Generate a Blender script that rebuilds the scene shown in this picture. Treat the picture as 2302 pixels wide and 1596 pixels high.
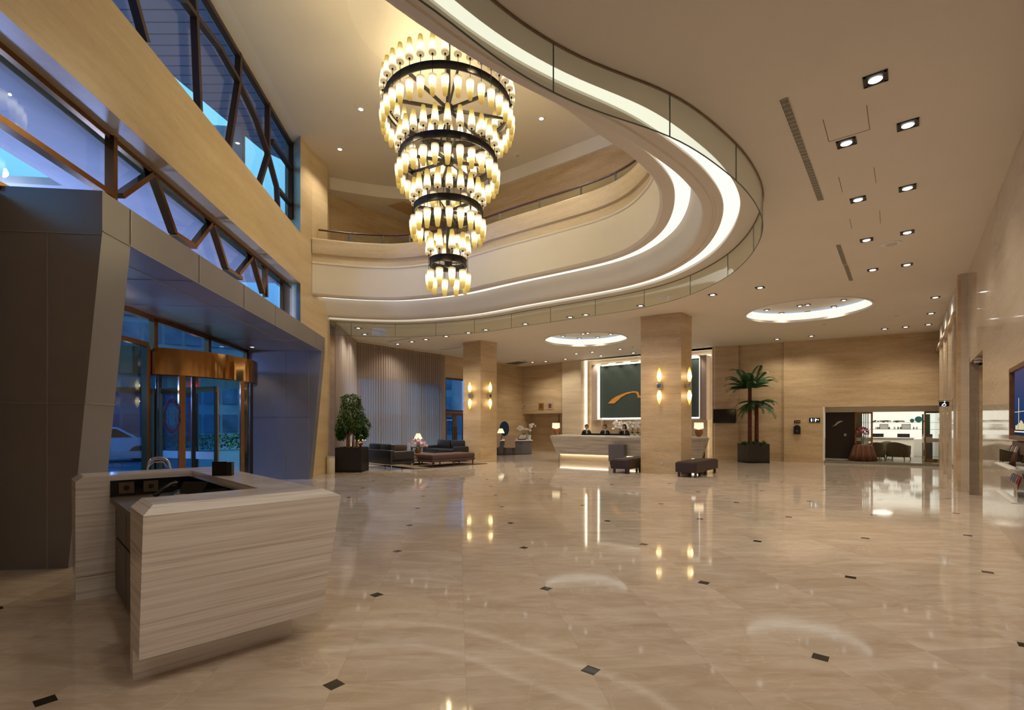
import bpy, math, random
from mathutils import Vector, Matrix
from mathutils.geometry import tessellate_polygon
PI = math.pi
sc = bpy.context.scene
for o in list(bpy.data.objects): bpy.data.objects.remove(o)
COL = sc.collection

# ------------------------------------------------------------------ camera, world, exposure
H, FP, CX, HY = 1.52, 1112.0, 1151.0, 955.0
cam_d = bpy.data.cameras.new('camera'); cam = bpy.data.objects.new('camera', cam_d); COL.objects.link(cam)
cam.location = (0, 0, H); cam.rotation_euler = (PI/2, 0, 0)
cam_d.sensor_width = 36; cam_d.lens = 36*FP/2302; cam_d.shift_y = (HY-798)/2302
cam_d.clip_start = .05; cam_d.clip_end = 400
sc.camera = cam
sc.view_settings.view_transform = 'Standard'; sc.view_settings.look = 'None'
sc.view_settings.exposure = 0.0; sc.view_settings.gamma = 1.0
sc.view_settings.use_curve_mapping = False
try:
    sc.cycles.max_bounces = 8; sc.cycles.diffuse_bounces = 4; sc.cycles.glossy_bounces = 3
    sc.cycles.transmission_bounces = 6; sc.cycles.transparent_max_bounces = 14
    sc.cycles.sample_clamp_indirect = 2.5; sc.cycles.caustics_reflective = False; sc.cycles.caustics_refractive = False
    sc.cycles.use_denoising = True; sc.cycles.adaptive_threshold = .025; sc.cycles.use_light_tree = True
except Exception: pass
wd = bpy.data.worlds.new('dusk_sky'); sc.world = wd; wd.use_nodes = True
wn = wd.node_tree; wn.nodes.clear()
wo = wn.nodes.new('ShaderNodeOutputWorld'); wb = wn.nodes.new('ShaderNodeBackground')
wt = wn.nodes.new('ShaderNodeTexCoord'); ws = wn.nodes.new('ShaderNodeSeparateXYZ'); wr = wn.nodes.new('ShaderNodeValToRGB')
wn.links.new(wt.outputs['Generated'], ws.inputs[0]); wn.links.new(ws.outputs['Z'], wr.inputs[0])
wn.links.new(wr.outputs[0], wb.inputs[0]); wn.links.new(wb.outputs[0], wo.inputs[0])
wr.color_ramp.elements[0].position = 0.0; wr.color_ramp.elements[0].color = (.04, .15, .45, 1)
wr.color_ramp.elements[1].position = 1.0; wr.color_ramp.elements[1].color = (.16, .55, 1.0, 1)
_e = wr.color_ramp.elements.new(.14); _e.color = (.07, .24, .75, 1)
_e = wr.color_ramp.elements.new(.45); _e.color = (.22, .68, 1.0, 1)
wb.inputs[1].default_value = 1.5

WARM = (1.0, .88, .70)
E_DOWN, E_CHAND, E_COVE = 106.0, 290.0, 1.22

# ------------------------------------------------------------------ pixel -> place helpers
def at(u, v, Y): return Vector(((u-CX)/FP*Y, Y, H-(v-HY)/FP*Y))
def onz(u, v, z): return at(u, v, FP*(H-z)/(v-HY))
def fl(u, v): return onz(u, v, 0.0)
ZC, ZA, ZG = 4.95, 9.7, 9.3
def cl(u, v, z=ZC): return onz(u, v, z)
FS, FC = math.sin(.113), math.cos(.113)
def nt(n, t, z): return Vector((n*FC-t*FS, n*FS+t*FC, z))        # facade frame: n outward(-)/inward(+), t along
def onn(u, v, n):                                                  # pixel onto facade-parallel plane
    k = (u-CX)/FP*FC+FS; return at(u, v, n/k)
class Frame:
    def __init__(s, P, Q):
        s.P = Vector((P[0], P[1])); d = Vector((Q[0]-P[0], Q[1]-P[1])); s.L = d.length; s.d = d.normalized()
        s.m = Vector((s.d.y, -s.d.x))
        if s.m.dot(-s.P) < 0: s.m = -s.m
    def p(s, a, off, z): q = s.P+s.d*a+s.m*off; return Vector((q.x, q.y, z))
    def s(s, u, off=0):
        k = (u-CX)/FP; P = s.P+s.m*off; return (k*P.y-P.x)/(s.d.x-k*s.d.y)
    def z(s, u, v, off=0):
        Y = (s.P+s.m*off+s.d*s.s(u, off)).y; return H-(v-HY)/FP*Y
    def rot(s): return math.atan2(s.d.y, s.d.x)

# ------------------------------------------------------------------ mesh builder
class MB:
    def __init__(s): s.v = []; s.f = []; s.t = {}
    def add(s, vs, fs, t=None):
        o = len(s.v); s.v += [Vector(x) for x in vs]; s.f += [tuple(i+o for i in f) for f in fs]
        if t:
            for i, x in enumerate(t): s.t[o+i] = x
        return s
    def hexa(s, b, t):  # 4 bottom, 4 top
        return s.add(list(b)+list(t), [(3,2,1,0),(4,5,6,7),(0,1,5,4),(1,2,6,5),(2,3,7,6),(3,0,4,7)])
    def box(s, x0, x1, y0, y1, z0, z1):
        return s.hexa([(x0,y0,z0),(x1,y0,z0),(x1,y1,z0),(x0,y1,z0)], [(x0,y0,z1),(x1,y0,z1),(x1,y1,z1),(x0,y1,z1)])
    def bbox(s, x0, x1, y0, y1, z0, z1, r=.03, k=2):   # box with rounded edges (top/bottom rings)
        n = 6*k; rings = []
        for zi in range(2):
            for q in range(k+1):
                a = (PI/2)*q/k
                if zi == 0: z = z0+r-r*math.cos(a); w = r-r*math.sin(a)
                else: z = z1-r+r*math.sin(a); w = r-r*math.cos(a)
                ring = []
                for cx, cy, a0 in ((x1-r, y1-r, 0), (x0+r, y1-r, PI/2), (x0+r, y0+r, PI), (x1-r, y0+r, 1.5*PI)):
                    for j in range(k+1):
                        b = a0+PI/2*j/k; ring.append((cx+(r-w)*math.cos(b), cy+(r-w)*math.sin(b), z))
                rings.append(ring)
        return s.loft(rings)
    def loft(s, rings, cap=True, closed=True):
        n = len(rings[0]); o = len(s.v); fs = []
        for i in range(len(rings)-1):
            for j in range(n if closed else n-1):
                k = (j+1) % n; fs.append((i*n+j, i*n+k, (i+1)*n+k, (i+1)*n+j))
        if cap and closed: fs.append(tuple(range(n-1, -1, -1))); fs.append(tuple((len(rings)-1)*n+j for j in range(n)))
        return s.add([p for r in rings for p in r], fs)
    def fbox(s, F, a0, a1, o0, o1, z0, z1):
        return s.hexa([F.p(a0,o0,z0), F.p(a1,o0,z0), F.p(a1,o1,z0), F.p(a0,o1,z0)], [F.p(a0,o0,z1), F.p(a1,o0,z1), F.p(a1,o1,z1), F.p(a0,o1,z1)])
    def nbox(s, n0, n1, t0, t1, z0, z1):
        return s.hexa([nt(n0,t0,z0), nt(n1,t0,z0), nt(n1,t1,z0), nt(n0,t1,z0)], [nt(n0,t0,z1), nt(n1,t0,z1), nt(n1,t1,z1), nt(n0,t1,z1)])
    def prism(s, poly, z0, z1):
        n = len(poly); return s.loft([[(x, y, z0) for x, y in poly], [(x, y, z1) for x, y in poly]], cap=False).capt(poly, z0, z1)
    def capt(s, poly, z0, z1):
        for z in (z0, z1):
            V = [Vector((x, y, z)) for x, y in poly]; s.add(V, tessellate_polygon([V]))
        return s
    def bar(s, p, q, w, h, up=(0, 0, 1)):
        p = Vector(p); q = Vector(q); d = (q-p).normalized(); up = Vector(up)
        a = d.cross(up)
        if a.length < 1e-4: a = d.cross(Vector((1, 0, 0)))
        a.normalize(); b = a.cross(d).normalized(); a = a*w/2; b = b*h/2
        return s.hexa([p-a-b, p+a-b, p+a+b, p-a+b], [q-a-b, q+a-b, q+a+b, q-a+b])
    def tube(s, pts, r, n=8, cap=True):
        pts = [Vector(p) for p in pts]; rings = []; prev = None
        for i, p in enumerate(pts):
            d = (pts[min(i+1, len(pts)-1)]-pts[max(i-1, 0)]).normalized()
            a = prev if prev is not None else (d.cross(Vector((0, 0, 1))) if abs(d.z) < .9 else d.cross(Vector((1, 0, 0))))
            a = (a-d*a.dot(d)).normalized(); prev = a; b = d.cross(a)
            rr = r[i] if isinstance(r, (list, tuple)) else r
            rings.append([p+(a*math.cos(2*PI*j/n)+b*math.sin(2*PI*j/n))*rr for j in range(n)])
        return s.loft(rings, cap)
    def lathe(s, prof, c=(0, 0, 0), n=20, sx=1, sy=1, t=None):
        c = Vector(c); o = len(s.v)
        s.loft([[c+Vector((r*math.cos(2*PI*j/n)*sx, r*math.sin(2*PI*j/n)*sy, z)) for j in range(n)] for r, z in prof])
        if t:
            for i in range(len(prof)):
                for j in range(n): s.t[o+i*n+j] = t[i]
        return s
    def ball(s, c, rx, ry=None, rz=None, n=12, m=8):
        ry = ry or rx; rz = rz or rx; c = Vector(c)
        return s.loft([[c+Vector((rx*math.sin(PI*(i+.02)/(m+.04))*math.cos(2*PI*j/n), ry*math.sin(PI*(i+.02)/(m+.04))*math.sin(2*PI*j/n), -rz*math.cos(PI*i/m))) for j in range(n)] for i in range(m+1)])
    def quad(s, a, b, c, d): return s.add([a, b, c, d], [(0, 1, 2, 3)])
    def poly(s, pts):
        V = [Vector(p) for p in pts]; return s.add(V, [tuple(range(len(V)))])

def obj(name, mb, mat, parent=None, label=None, cat=None, group=None, kind=None, smooth=False, world=False, loc=None):
    me = bpy.data.meshes.new(name); vs = mb.v
    if world and parent is not None:
        inv = wmat(parent).inverted(); vs = [inv @ v for v in vs]
    if loc is not None: L = Vector(loc); vs = [v-L for v in vs]
    me.from_pydata([tuple(v) for v in vs], [], mb.f); me.validate(); me.update()
    if mb.t:
        a = me.attributes.new('t', 'FLOAT', 'POINT')
        for i in range(len(me.vertices)): a.data[i].value = mb.t.get(i, 0.0)
    me.materials.append(mat)
    if smooth:
        for p in me.polygons: p.use_smooth = True
        try:
            if smooth != 'all': me.set_sharp_from_angle(angle=math.radians(38))
        except Exception: pass
    o = bpy.data.objects.new(name, me); COL.objects.link(o)
    if parent is not None: o.parent = parent
    if loc is not None: o.location = loc
    tag(o, label, cat, group, kind); return o
def wmat(o):
    m = o.matrix_basis.copy(); m = Matrix.LocRotScale(o.location, o.rotation_euler, o.scale)
    return wmat(o.parent) @ m if o.parent else m
def tag(o, label=None, cat=None, group=None, kind=None):
    if label: o['label'] = label
    if cat: o['category'] = cat
    if group: o['group'] = group
    if kind: o['kind'] = kind
    return o
def thing(name, label, cat, loc=(0, 0, 0), rotz=0, group=None, kind=None):
    o = bpy.data.objects.new(name, None); COL.objects.link(o); o.location = loc; o.rotation_euler = (0, 0, rotz); o.empty_display_size = .2
    return tag(o, label, cat, group, kind)
def struct(name, mb, mat, parent=None, label=None, smooth=False): return obj(name, mb, mat, parent, label=label, kind='structure', smooth=smooth)
def copy_tree(o, parent=None):
    c = o.copy(); COL.objects.link(c); c.parent = parent
    for ch in list(o.children): copy_tree(ch, c)
    return c
def light(name, kind, loc, energy, color=WARM, parent=None, size=.05, cone=None, blend=.6, rot=None):
    d = bpy.data.lights.new(name, kind); d.energy = energy; d.color = color
    if kind == 'AREA': d.size = size
    else: d.shadow_soft_size = size
    if kind == 'SPOT': d.spot_size = cone or 2.0; d.spot_blend = blend
    o = bpy.data.objects.new(name, d); COL.objects.link(o); o.location = loc
    if rot: o.rotation_euler = rot
    if parent: o.parent = parent
    return o

# ------------------------------------------------------------------ materials
class NT:
    def __init__(s, name):
        s.m = bpy.data.materials.new(name); s.m.use_nodes = True; s.t = s.m.node_tree; s.t.nodes.clear()
        s.out = s.t.nodes.new('ShaderNodeOutputMaterial')
    def n(s, typ, ins=None, **kw):
        x = s.t.nodes.new('ShaderNode'+typ)
        for k, v in kw.items(): setattr(x, k, v)
        for k, v in (ins or {}).items():
            if isinstance(v, bpy.types.NodeSocket): s.t.links.new(v, x.inputs[k])
            else: x.inputs[k].default_value = v
        return x
    def math(s, op, a, b=0.0, c=0.0):
        return s.n('Math', {0: a, 1: b, 2: c}, operation=op).outputs[0]
    def ramp(s, fac, els):
        x = s.n('ValToRGB', {0: fac}); e = x.color_ramp.elements
        while len(e) < len(els): e.new(.5)
        for i, (p, c) in enumerate(els): e[i].position = p; e[i].color = (*c, 1) if len(c) == 3 else c
        return x.outputs[0]
    def mix(s, f, a, b, bt='MIX'):
        x = s.n('Mix', data_type='RGBA', blend_type=bt)
        for k, v in ((0, f), (6, a), (7, b)):
            if isinstance(v, bpy.types.NodeSocket): s.t.links.new(v, x.inputs[k])
            else: x.inputs[k].default_value = (*v, 1) if isinstance(v, tuple) and len(v) == 3 else v
        return x.outputs[2]
    def end(s, sh): s.t.links.new(sh, s.out.inputs[0]); return s.m
def pbr(name, col, rough=.5, metal=0.0, noise=None, spec=None, ior=None, bump=None):
    T = NT(name)
    c = (*col, 1)
    b = T.n('BsdfPrincipled', {'Roughness': rough, 'Metallic': metal, 'Base Color': c})
    if ior: b.inputs['IOR'].default_value = ior
    g = T.n('TexCoord').outputs['Object']
    sc_, amt = noise or (9.0, .05)
    nz = T.n('TexNoise', {'Vector': g, 'Scale': sc_, 'Detail': 3.0}).outputs[0]
    lo = tuple(x*(1-amt) for x in col); hi = tuple(min(1, x*(1+amt)) for x in col)
    T.t.links.new(T.ramp(nz, [(.3, lo), (.7, hi)]), b.inputs['Base Color'])
    if bump:
        bp = T.n('Bump', {'Height': T.n('TexNoise', {'Vector': g, 'Scale': bump[0], 'Detail': 4.0}).outputs[0], 'Strength': bump[1], 'Distance': .02})
        T.t.links.new(bp.outputs[0], b.inputs['Normal'])
    return T.end(b.outputs[0])
def emis(name, col, st):
    T = NT(name); return T.end(T.n('Emission', {0: (*col, 1), 1: st}).outputs[0])
def glass(name, tint=(.95, .98, .96), refl=1.0, ior=1.5, base=0.0):
    T = NT(name)
    tr = T.n('BsdfTransparent', {0: (*tint, 1)}); gl = T.n('BsdfGlossy', {'Color': (1, 1, 1, 1), 'Roughness': .01})
    fc = T.n('LayerWeight', {0: .5}).outputs['Facing']
    f = T.math('MINIMUM', T.math('MULTIPLY_ADD', T.math('POWER', fc, 4.0), .75*refl, .035*refl+base), .9)
    mx = T.n('MixShader', {0: f, 1: tr.outputs[0], 2: gl.outputs[0]}); return T.end(mx.outputs[0])

def travertine(name, c0, c1, rough=.35, seam=True, vert=False):
    T = NT(name); p = T.n('NewGeometry').outputs['Position']
    sc1 = (.35, .35, 2.6) if not vert else (2.6, 2.6, .3)
    m1 = T.n('Mapping', {0: p, 3: sc1}).outputs[0]
    n1 = T.n('TexNoise', {'Vector': m1, 'Scale': 1.3, 'Detail': 6.0, 'Roughness': .6, 'Distortion': .4}).outputs[0]
    m2 = T.n('Mapping', {0: p, 3: tuple(x*1.0 if i < 2 else x*7 for i, x in enumerate(sc1)) if not vert else (16, 16, .5)}).outputs[0]
    n2 = T.n('TexNoise', {'Vector': m2, 'Scale': 2.0, 'Detail': 5.0, 'Roughness': .7}).outputs[0]
    m3 = T.n('Mapping', {0: p, 3: (1, 1, 3.5) if not vert else (3, 3, 1)}).outputs[0]
    n3 = T.n('TexNoise', {'Vector': m3, 'Scale': 7.0, 'Detail': 8.0, 'Roughness': .75}).outputs[0]
    f = T.math('ADD', T.math('MULTIPLY', n1, .5), T.math('ADD', T.math('MULTIPLY', n2, .2), T.math('MULTIPLY', n3, .3)))
    c = T.ramp(f, [(.39, c0), (.51, tuple((a+b)/2 for a, b in zip(c0, c1))), (.62, c1)])
    pt_ = T.n('TexNoise', {'Vector': T.n('Mapping', {0: p, 3: (3, 3, 16)}).outputs[0], 'Scale': 9.0, 'Detail': 3.0}).outputs[0]
    c = T.mix(T.ramp(pt_, [(.66, (0, 0, 0)), (.72, (.5, .5, .5))]), c, tuple(x*.5 for x in c0))
    if seam:
        z = T.n('SeparateXYZ', {0: p}).outputs['Z']
        fr = T.math('ABSOLUTE', T.math('SUBTRACT', T.math('FRACT', T.math('DIVIDE', z, 1.24)), .5))
        c = T.mix(T.math('MULTIPLY', T.math('GREATER_THAN', fr, .4965), .35), c, tuple(x*.45 for x in c0))
    b = T.n('BsdfPrincipled', {'Base Color': c, 'Roughness': rough}); return T.end(b.outputs[0])
def stripe_marble(name, a, b, c, scale=1.0, rough=.25):
    T = NT(name); p = T.n('TexCoord').outputs['Object']
    m = T.n('Mapping', {0: p, 2: (.07, -.09, 0), 3: (.45, .45, 9*scale)}).outputs[0]
    n1 = T.n('TexNoise', {'Vector': m, 'Scale': 1.6, 'Detail': 8.0, 'Roughness': .62, 'Distortion': .6}).outputs[0]
    m2 = T.n('Mapping', {0: p, 2: (.05, -.12, 0), 3: (1.2, 1.2, 60*scale)}).outputs[0]
    n2 = T.n('TexNoise', {'Vector': m2, 'Scale': 1.5, 'Detail': 4.0}).outputs[0]
    f = T.math('ADD', T.math('MULTIPLY', n1, .7), T.math('MULTIPLY', n2, .3))
    col = T.ramp(f, [(.38, c), (.46, a), (.56, b), (.66, tuple(min(1, x*1.12) for x in b))])
    return T.end(T.n('BsdfPrincipled', {'Base Color': col, 'Roughness': rough}).outputs[0])

M = {}
M['trav'] = travertine('travertine', (.44, .31, .165), (.66, .51, .325))
M['trav_light'] = travertine('pale_travertine', (.57, .455, .30), (.74, .62, .455))
M['trav_polish'] = travertine('polished_travertine', (.52, .43, .32), (.63, .54, .43), rough=.06, seam=False)
M['trav_beam'] = travertine('golden_travertine', (.54, .41, .235), (.68, .55, .35), seam=False)
M['paint'] = pbr('ceiling_paint', (.72, .665, .585), .7, noise=(1.5, .015))
M['paint_w'] = pbr('white_plaster', (.76, .71, .63), .6, noise=(1.5, .015))
M['cream'] = pbr('cream_plaster', (.74, .68, .59), .55, noise=(1.5, .015))
M['cove'] = emis('cove_light_glow', (1.0, .93, .78), E_COVE)
M['cove_ring'] = emis('ring_cove_glow', (1.0, .96, .86), 1.03)
M['cove2'] = emis('cove_light_strip', (1.0, .86, .62), 7.0)
M['led'] = emis('led_strip', (1.0, .90, .70), 4.2)
M['lens'] = emis('downlight_lens', (1.0, .95, .88), 4.0)
M['black'] = pbr('black_metal', (.012, .011, .01), .4, .3)
M['bronze'] = pbr('dark_bronze_metal', (.016, .012, .010), .45, .3, noise=(14, .2))
M['frame'] = pbr('brown_anodised_frame', (.075, .045, .03), .35, .5)
M['gold'] = pbr('polished_bronze_gilt', (.42, .22, .075), .07, 1.0)
M['copper'] = pbr('copper_bronze', (.30, .15, .06), .18, 1.0)
M['chrome'] = pbr('chrome', (.75, .75, .75), .1, 1.0)
M['panel'] = pbr('grey_metal_cladding', (.235, .225, .24), .33, .25, noise=(2, .03))
M['paneljoint'] = pbr('cladding_joint', (.36, .33, .32), .4, .2)
M['glass'] = glass('window_glass', (.93, .96, .97), .9, 1.5)
M['glass_tint'] = glass('dark_door_glass', (.50, .70, .82), .7, 1.5)
M['glass_baf'] = glass('smoke_baffle_glass', (.93, .965, .93), 1.0, 1.5, .02)
M['edge'] = pbr('glass_edge', (.05, .09, .07), .3)
M['mahog'] = pbr('mahogany_rail', (.055, .014, .009), .3)
M['leather'] = pbr('dark_leather', (.020, .018, .022), .38, noise=(30, .2), bump=(60, .1))
M['leather_b'] = pbr('brown_leather', (.030, .013, .008), .5, noise=(30, .2), bump=(60, .15))
M['fabric_b'] = pbr('plum_brown_fabric', (.075, .038, .032), .8, noise=(60, .15))
M['wood'] = pbr('walnut_wood', (.16, .075, .03), .4, noise=(12, .25))
M['wood_d'] = pbr('dark_oak', (.08, .045, .02), .4, noise=(12, .25))
M['planter'] = pbr('black_brown_planter', (.016, .012, .009), .45)
M['leaf'] = pbr('dark_green_leaf', (.05, .125, .02), .45, noise=(3, .5))
M['palm'] = pbr('palm_frond_green', (.035, .11, .03), .45, noise=(3, .4))
M['bark'] = pbr('pale_bark', (.30, .17, .085), .8, noise=(20, .25), bump=(30, .5))
M['palmbark'] = pbr('palm_bark', (.11, .028, .014), .85, noise=(20, .4), bump=(25, .8))
M['rug'] = pbr('brown_rug', (.16, .11, .07), .95, noise=(40, .15))
M['rug_b'] = pbr('rug_border', (.05, .03, .02), .95)
M['white'] = pbr('white_ceramic', (.75, .73, .70), .3)
M['grey'] = pbr('grey_laminate', (.12, .115, .12), .5)
M['darkcab'] = pbr('dark_taupe_laminate', (.085, .068, .06), .45, noise=(6, .1))
M['blackgl'] = pbr('black_gloss', (.008, .008, .01), .12)
M['petal_w'] = pbr('white_orchid_petal', (.85, .82, .78), .6)
M['petal_p'] = pbr('pink_orchid_petal', (.80, .62, .70), .6, noise=(25, .25))
M['petal_r'] = pbr('deep_pink_petal', (.45, .10, .16), .6, noise=(25, .4))
M['skin'] = pbr('skin', (.70, .44, .32), .55)
M['hair'] = pbr('black_hair', (.016, .011, .009), .75, noise=(40, .4), bump=(70, .6))
M['jacket'] = pbr('black_uniform', (.014, .014, .018), .8)
M['scarf'] = pbr('white_scarf', (.72, .70, .62), .8)
M['gwood'] = pbr('amber_turned_wood', (.26, .11, .03), .3, noise=(10, .5))
M['tan'] = pbr('tan_chair_cover', (.45, .34, .26), .8)
M['olive'] = pbr('olive_brown_velvet', (.14, .105, .06), .8)
M['cloth_r'] = pbr('russet_tablecloth', (.13, .05, .024), .75)
M['teal'] = pbr('teal_ceramic', (.06, .22, .20), .3)
M['brown_door'] = pbr('dark_brown_door', (.022, .014, .010), .5)
M['silver'] = pbr('silver_paint', (.55, .55, .52), .4, .4)
M['citywall'] = pbr('dusk_concrete', (.16, .21, .26), .7, noise=(.4, .3))
M['cityglass'] = pbr('dusk_window_glass', (.06, .11, .17), .15, noise=(.5, .5))
M['asphalt'] = pbr('outdoor_paving', (.10, .12, .15), .8, noise=(3, .2))
M['bluewall'] = pbr('outdoor_grey_wall', (.46, .48, .52), .7, noise=(2, .08))
M['soffit_out'] = pbr('porch_soffit_boards', (.30, .30, .36), .6)
M['stmarble'] = stripe_marble('wood_vein_marble', (.70, .655, .65), (.79, .765, .77), (.55, .50, .485), scale=2.6, rough=.16)
M['stmarble2'] = stripe_marble('pale_wood_vein_marble', (.40, .36, .31), (.50, .455, .40), (.30, .26, .22))
M['picture_gold'] = pbr('gilt_picture', (.45, .22, .05), .4, .5)
M['red'] = emis('red_sign_glow', (.8, .03, .02), .5)
M['litwhite'] = emis('sign_white_glow', (.8, .95, 1.0), 1.6)

# floor marble with lattice of small black insets
T = NT('polished_cream_marble_floor'); P_ = T.n('NewGeometry').outputs['Position']; sx = T.n('SeparateXYZ', {0: P_})
A_, OX, OY, YA = 1.5388, -2.572, 2.726, .1103
dx = T.math('SUBTRACT', sx.outputs[0], OX); dy = T.math('SUBTRACT', sx.outputs[1], OY); cy, sy = math.cos(YA)/A_, math.sin(YA)/A_
I = T.math('ADD', T.math('MULTIPLY', dx, cy), T.math('MULTIPLY', dy, sy)); J = T.math('SUBTRACT', T.math('MULTIPLY', dy, cy), T.math('MULTIPLY', dx, sy))
def dist(x, k): return T.math('ABSOLUTE', T.math('SUBTRACT', T.math('FRACT', T.math('ADD', T.math('MULTIPLY', x, k), 50.5)), .5))
ins = T.math('LESS_THAN', T.math('ADD', dist(I, 1), dist(J, 1)), .0425)
seam = T.math('LESS_THAN', T.math('MINIMUM', dist(I, 2), dist(J, 2)), .0014)
cell = T.n('CombineXYZ', {0: T.math('FLOOR', T.math('MULTIPLY', I, 2)), 1: T.math('FLOOR', T.math('MULTIPLY', J, 2))}).outputs[0]
wn_ = T.n('TexWhiteNoise', {'Vector': cell}, noise_dimensions='3D')
off = T.n('VectorMath', {0: P_, 1: T.n('VectorMath', {0: wn_.outputs['Color'], 'Scale': 9.0}, operation='SCALE').outputs[0]}, operation='ADD').outputs[0]
n1 = T.n('TexNoise', {'Vector': T.n('Mapping', {0: off, 2: (0, 0, .6), 3: (.7, 2.4, 1)}).outputs[0], 'Scale': 1.3, 'Detail': 8.0, 'Roughness': .62, 'Distortion': 1.3}).outputs[0]
n2 = T.n('TexNoise', {'Vector': off, 'Scale': .55, 'Detail': 6.0, 'Roughness': .5, 'Distortion': 1.2}).outputs[0]
vein = T.math('ABSOLUTE', T.math('SUBTRACT', n2, .5))
base = T.ramp(n1, [(.3, (.44, .35, .27)), (.48, (.515, .425, .345)), (.66, (.60, .52, .445))])
base = T.mix(T.ramp(vein, [(0, (.16, .16, .16)), (.035, (0, 0, 0))]), base, (.38, .24, .14))
n3 = T.n('TexNoise', {'Vector': off, 'Scale': 1.0, 'Detail': 5.0, 'Roughness': .45, 'Distortion': 1.6}).outputs[0]
base = T.mix(T.ramp(T.math('ABSOLUTE', T.math('SUBTRACT', n3, .54)), [(0, (.16, .16, .16)), (.008, (0, 0, 0))]), base, (.82, .72, .60))
tone = T.math('MULTIPLY_ADD', wn_.outputs['Value'], .12, .94)
n4 = T.n('TexNoise', {'Vector': T.n('Mapping', {0: off, 2: (0, 0, .9), 3: (1.5, 7, 1)}).outputs[0], 'Scale': 2.0, 'Detail': 7.0, 'Roughness': .65, 'Distortion': .8}).outputs[0]
base = T.mix(T.ramp(n4, [(.5, (0, 0, 0)), (.72, (.35, .35, .35))]), base, (.74, .66, .58))
base = T.mix(1.0, base, T.n('CombineColor', {0: tone, 1: tone, 2: tone}).outputs[0], 'MULTIPLY')
base = T.mix(T.math('MULTIPLY', seam, .35), base, (.20, .13, .08)); base = T.mix(ins, base, (.022, .017, .013))
bp = T.n('Bump', {'Height': T.n('TexNoise', {'Vector': P_, 'Scale': 1.1, 'Detail': 1.0}).outputs[0], 'Strength': .02, 'Distance': .05})
M['floor'] = T.end(T.n('BsdfPrincipled', {'Base Color': base, 'Roughness': .055, 'IOR': 1.42, 'Normal': bp.outputs[0]}).outputs[0])

# chandelier shade glass: glowing, brightest at the bulb, amber towards the narrow end
T = NT('lit_amber_glass_shade'); t_ = T.n('Attribute', attribute_name='t').outputs['Fac']
colr = T.ramp(t_, [(0, (.80, .56, .26)), (.14, (1.0, .84, .50)), (.30, (1.0, .93, .72)), (.52, (1.0, .84, .42)), (.74, (.85, .58, .16)), (1, (.66, .40, .08))])
strn = T.ramp(t_, [(0, (.27,)*3), (.12, (.45,)*3), (.26, (1,)*3), (.48, (.85,)*3), (.70, (.40,)*3), (1, (.33,)*3)])
M['shade'] = T.end(T.n('Emission', {0: colr, 1: T.math('MULTIPLY', strn, 2.5)}).outputs[0])
T = NT('lit_sconce_glass'); t_ = T.n('Attribute', attribute_name='t').outputs['Fac']
M['flame'] = T.end(T.n('Emission', {0: T.ramp(t_, [(0, (1, .55, .10)), (.2, (1, .74, .28)), (.45, (1, .86, .5)), (.75, (1, .58, .10)), (1, (.8, .36, .03))]), 1: T.math('MULTIPLY', T.ramp(t_, [(0, (.3,)*3), (.35, (1,)*3), (.6, (.6,)*3), (1, (.15,)*3)]), 5.0)}).outputs[0])
T = NT('lit_lamp_shade'); t_ = T.n('Attribute', attribute_name='t').outputs['Fac']
M['lampshade'] = T.end(T.n('Emission', {0: (1, .84, .50, 1), 1: T.math('MULTIPLY_ADD', t_, .9, .75)}).outputs[0])
# sheer curtain
T = NT('sheer_curtain'); df = T.n('BsdfDiffuse', {0: (.60, .53, .48, 1)}); tl = T.n('BsdfTranslucent', {0: (.60, .55, .55, 1)}); tp = T.n('BsdfTransparent', {0: (.9, .88, .9, 1)})
m1 = T.n('MixShader', {0: .45, 1: df.outputs[0], 2: tl.outputs[0]}); fc = T.n('LayerWeight', {0: .35}).outputs['Facing']
m2 = T.n('MixShader', {0: T.math('MULTIPLY_ADD', fc, .34, .60), 1: tp.outputs[0], 2: m1.outputs[0]}); M['sheer'] = T.end(m2.outputs[0])
# dark green textured art panel
T = NT('dark_green_textured_panel'); g = T.n('TexCoord').outputs['Object']
nz = T.n('TexNoise', {'Vector': T.n('Mapping', {0: g, 3: (6, 6, 30)}).outputs[0], 'Scale': 3.0, 'Detail': 6.0}).outputs[0]
M['green'] = T.end(T.n('BsdfPrincipled', {'Base Color': T.ramp(nz, [(.35, (.020, .032, .028)), (.65, (.045, .065, .055))]), 'Roughness': .45, 'Normal': T.n('Bump', {'Height': nz, 'Strength': .3}).outputs[0]}).outputs[0])
T = NT('dusk_view_screen'); g = T.n('TexCoord').outputs['Object']; z_ = T.n('SeparateXYZ', {0: g}).outputs['Z']
M['screen'] = T.end(T.n('Emission', {0: T.ramp(T.math('MULTIPLY_ADD', z_, 1.0, 0.0), [(0, (.02, .05, .12)), (.4, (.05, .10, .30)), (1, (.20, .16, .30))]), 1: .45}).outputs[0])

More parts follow.
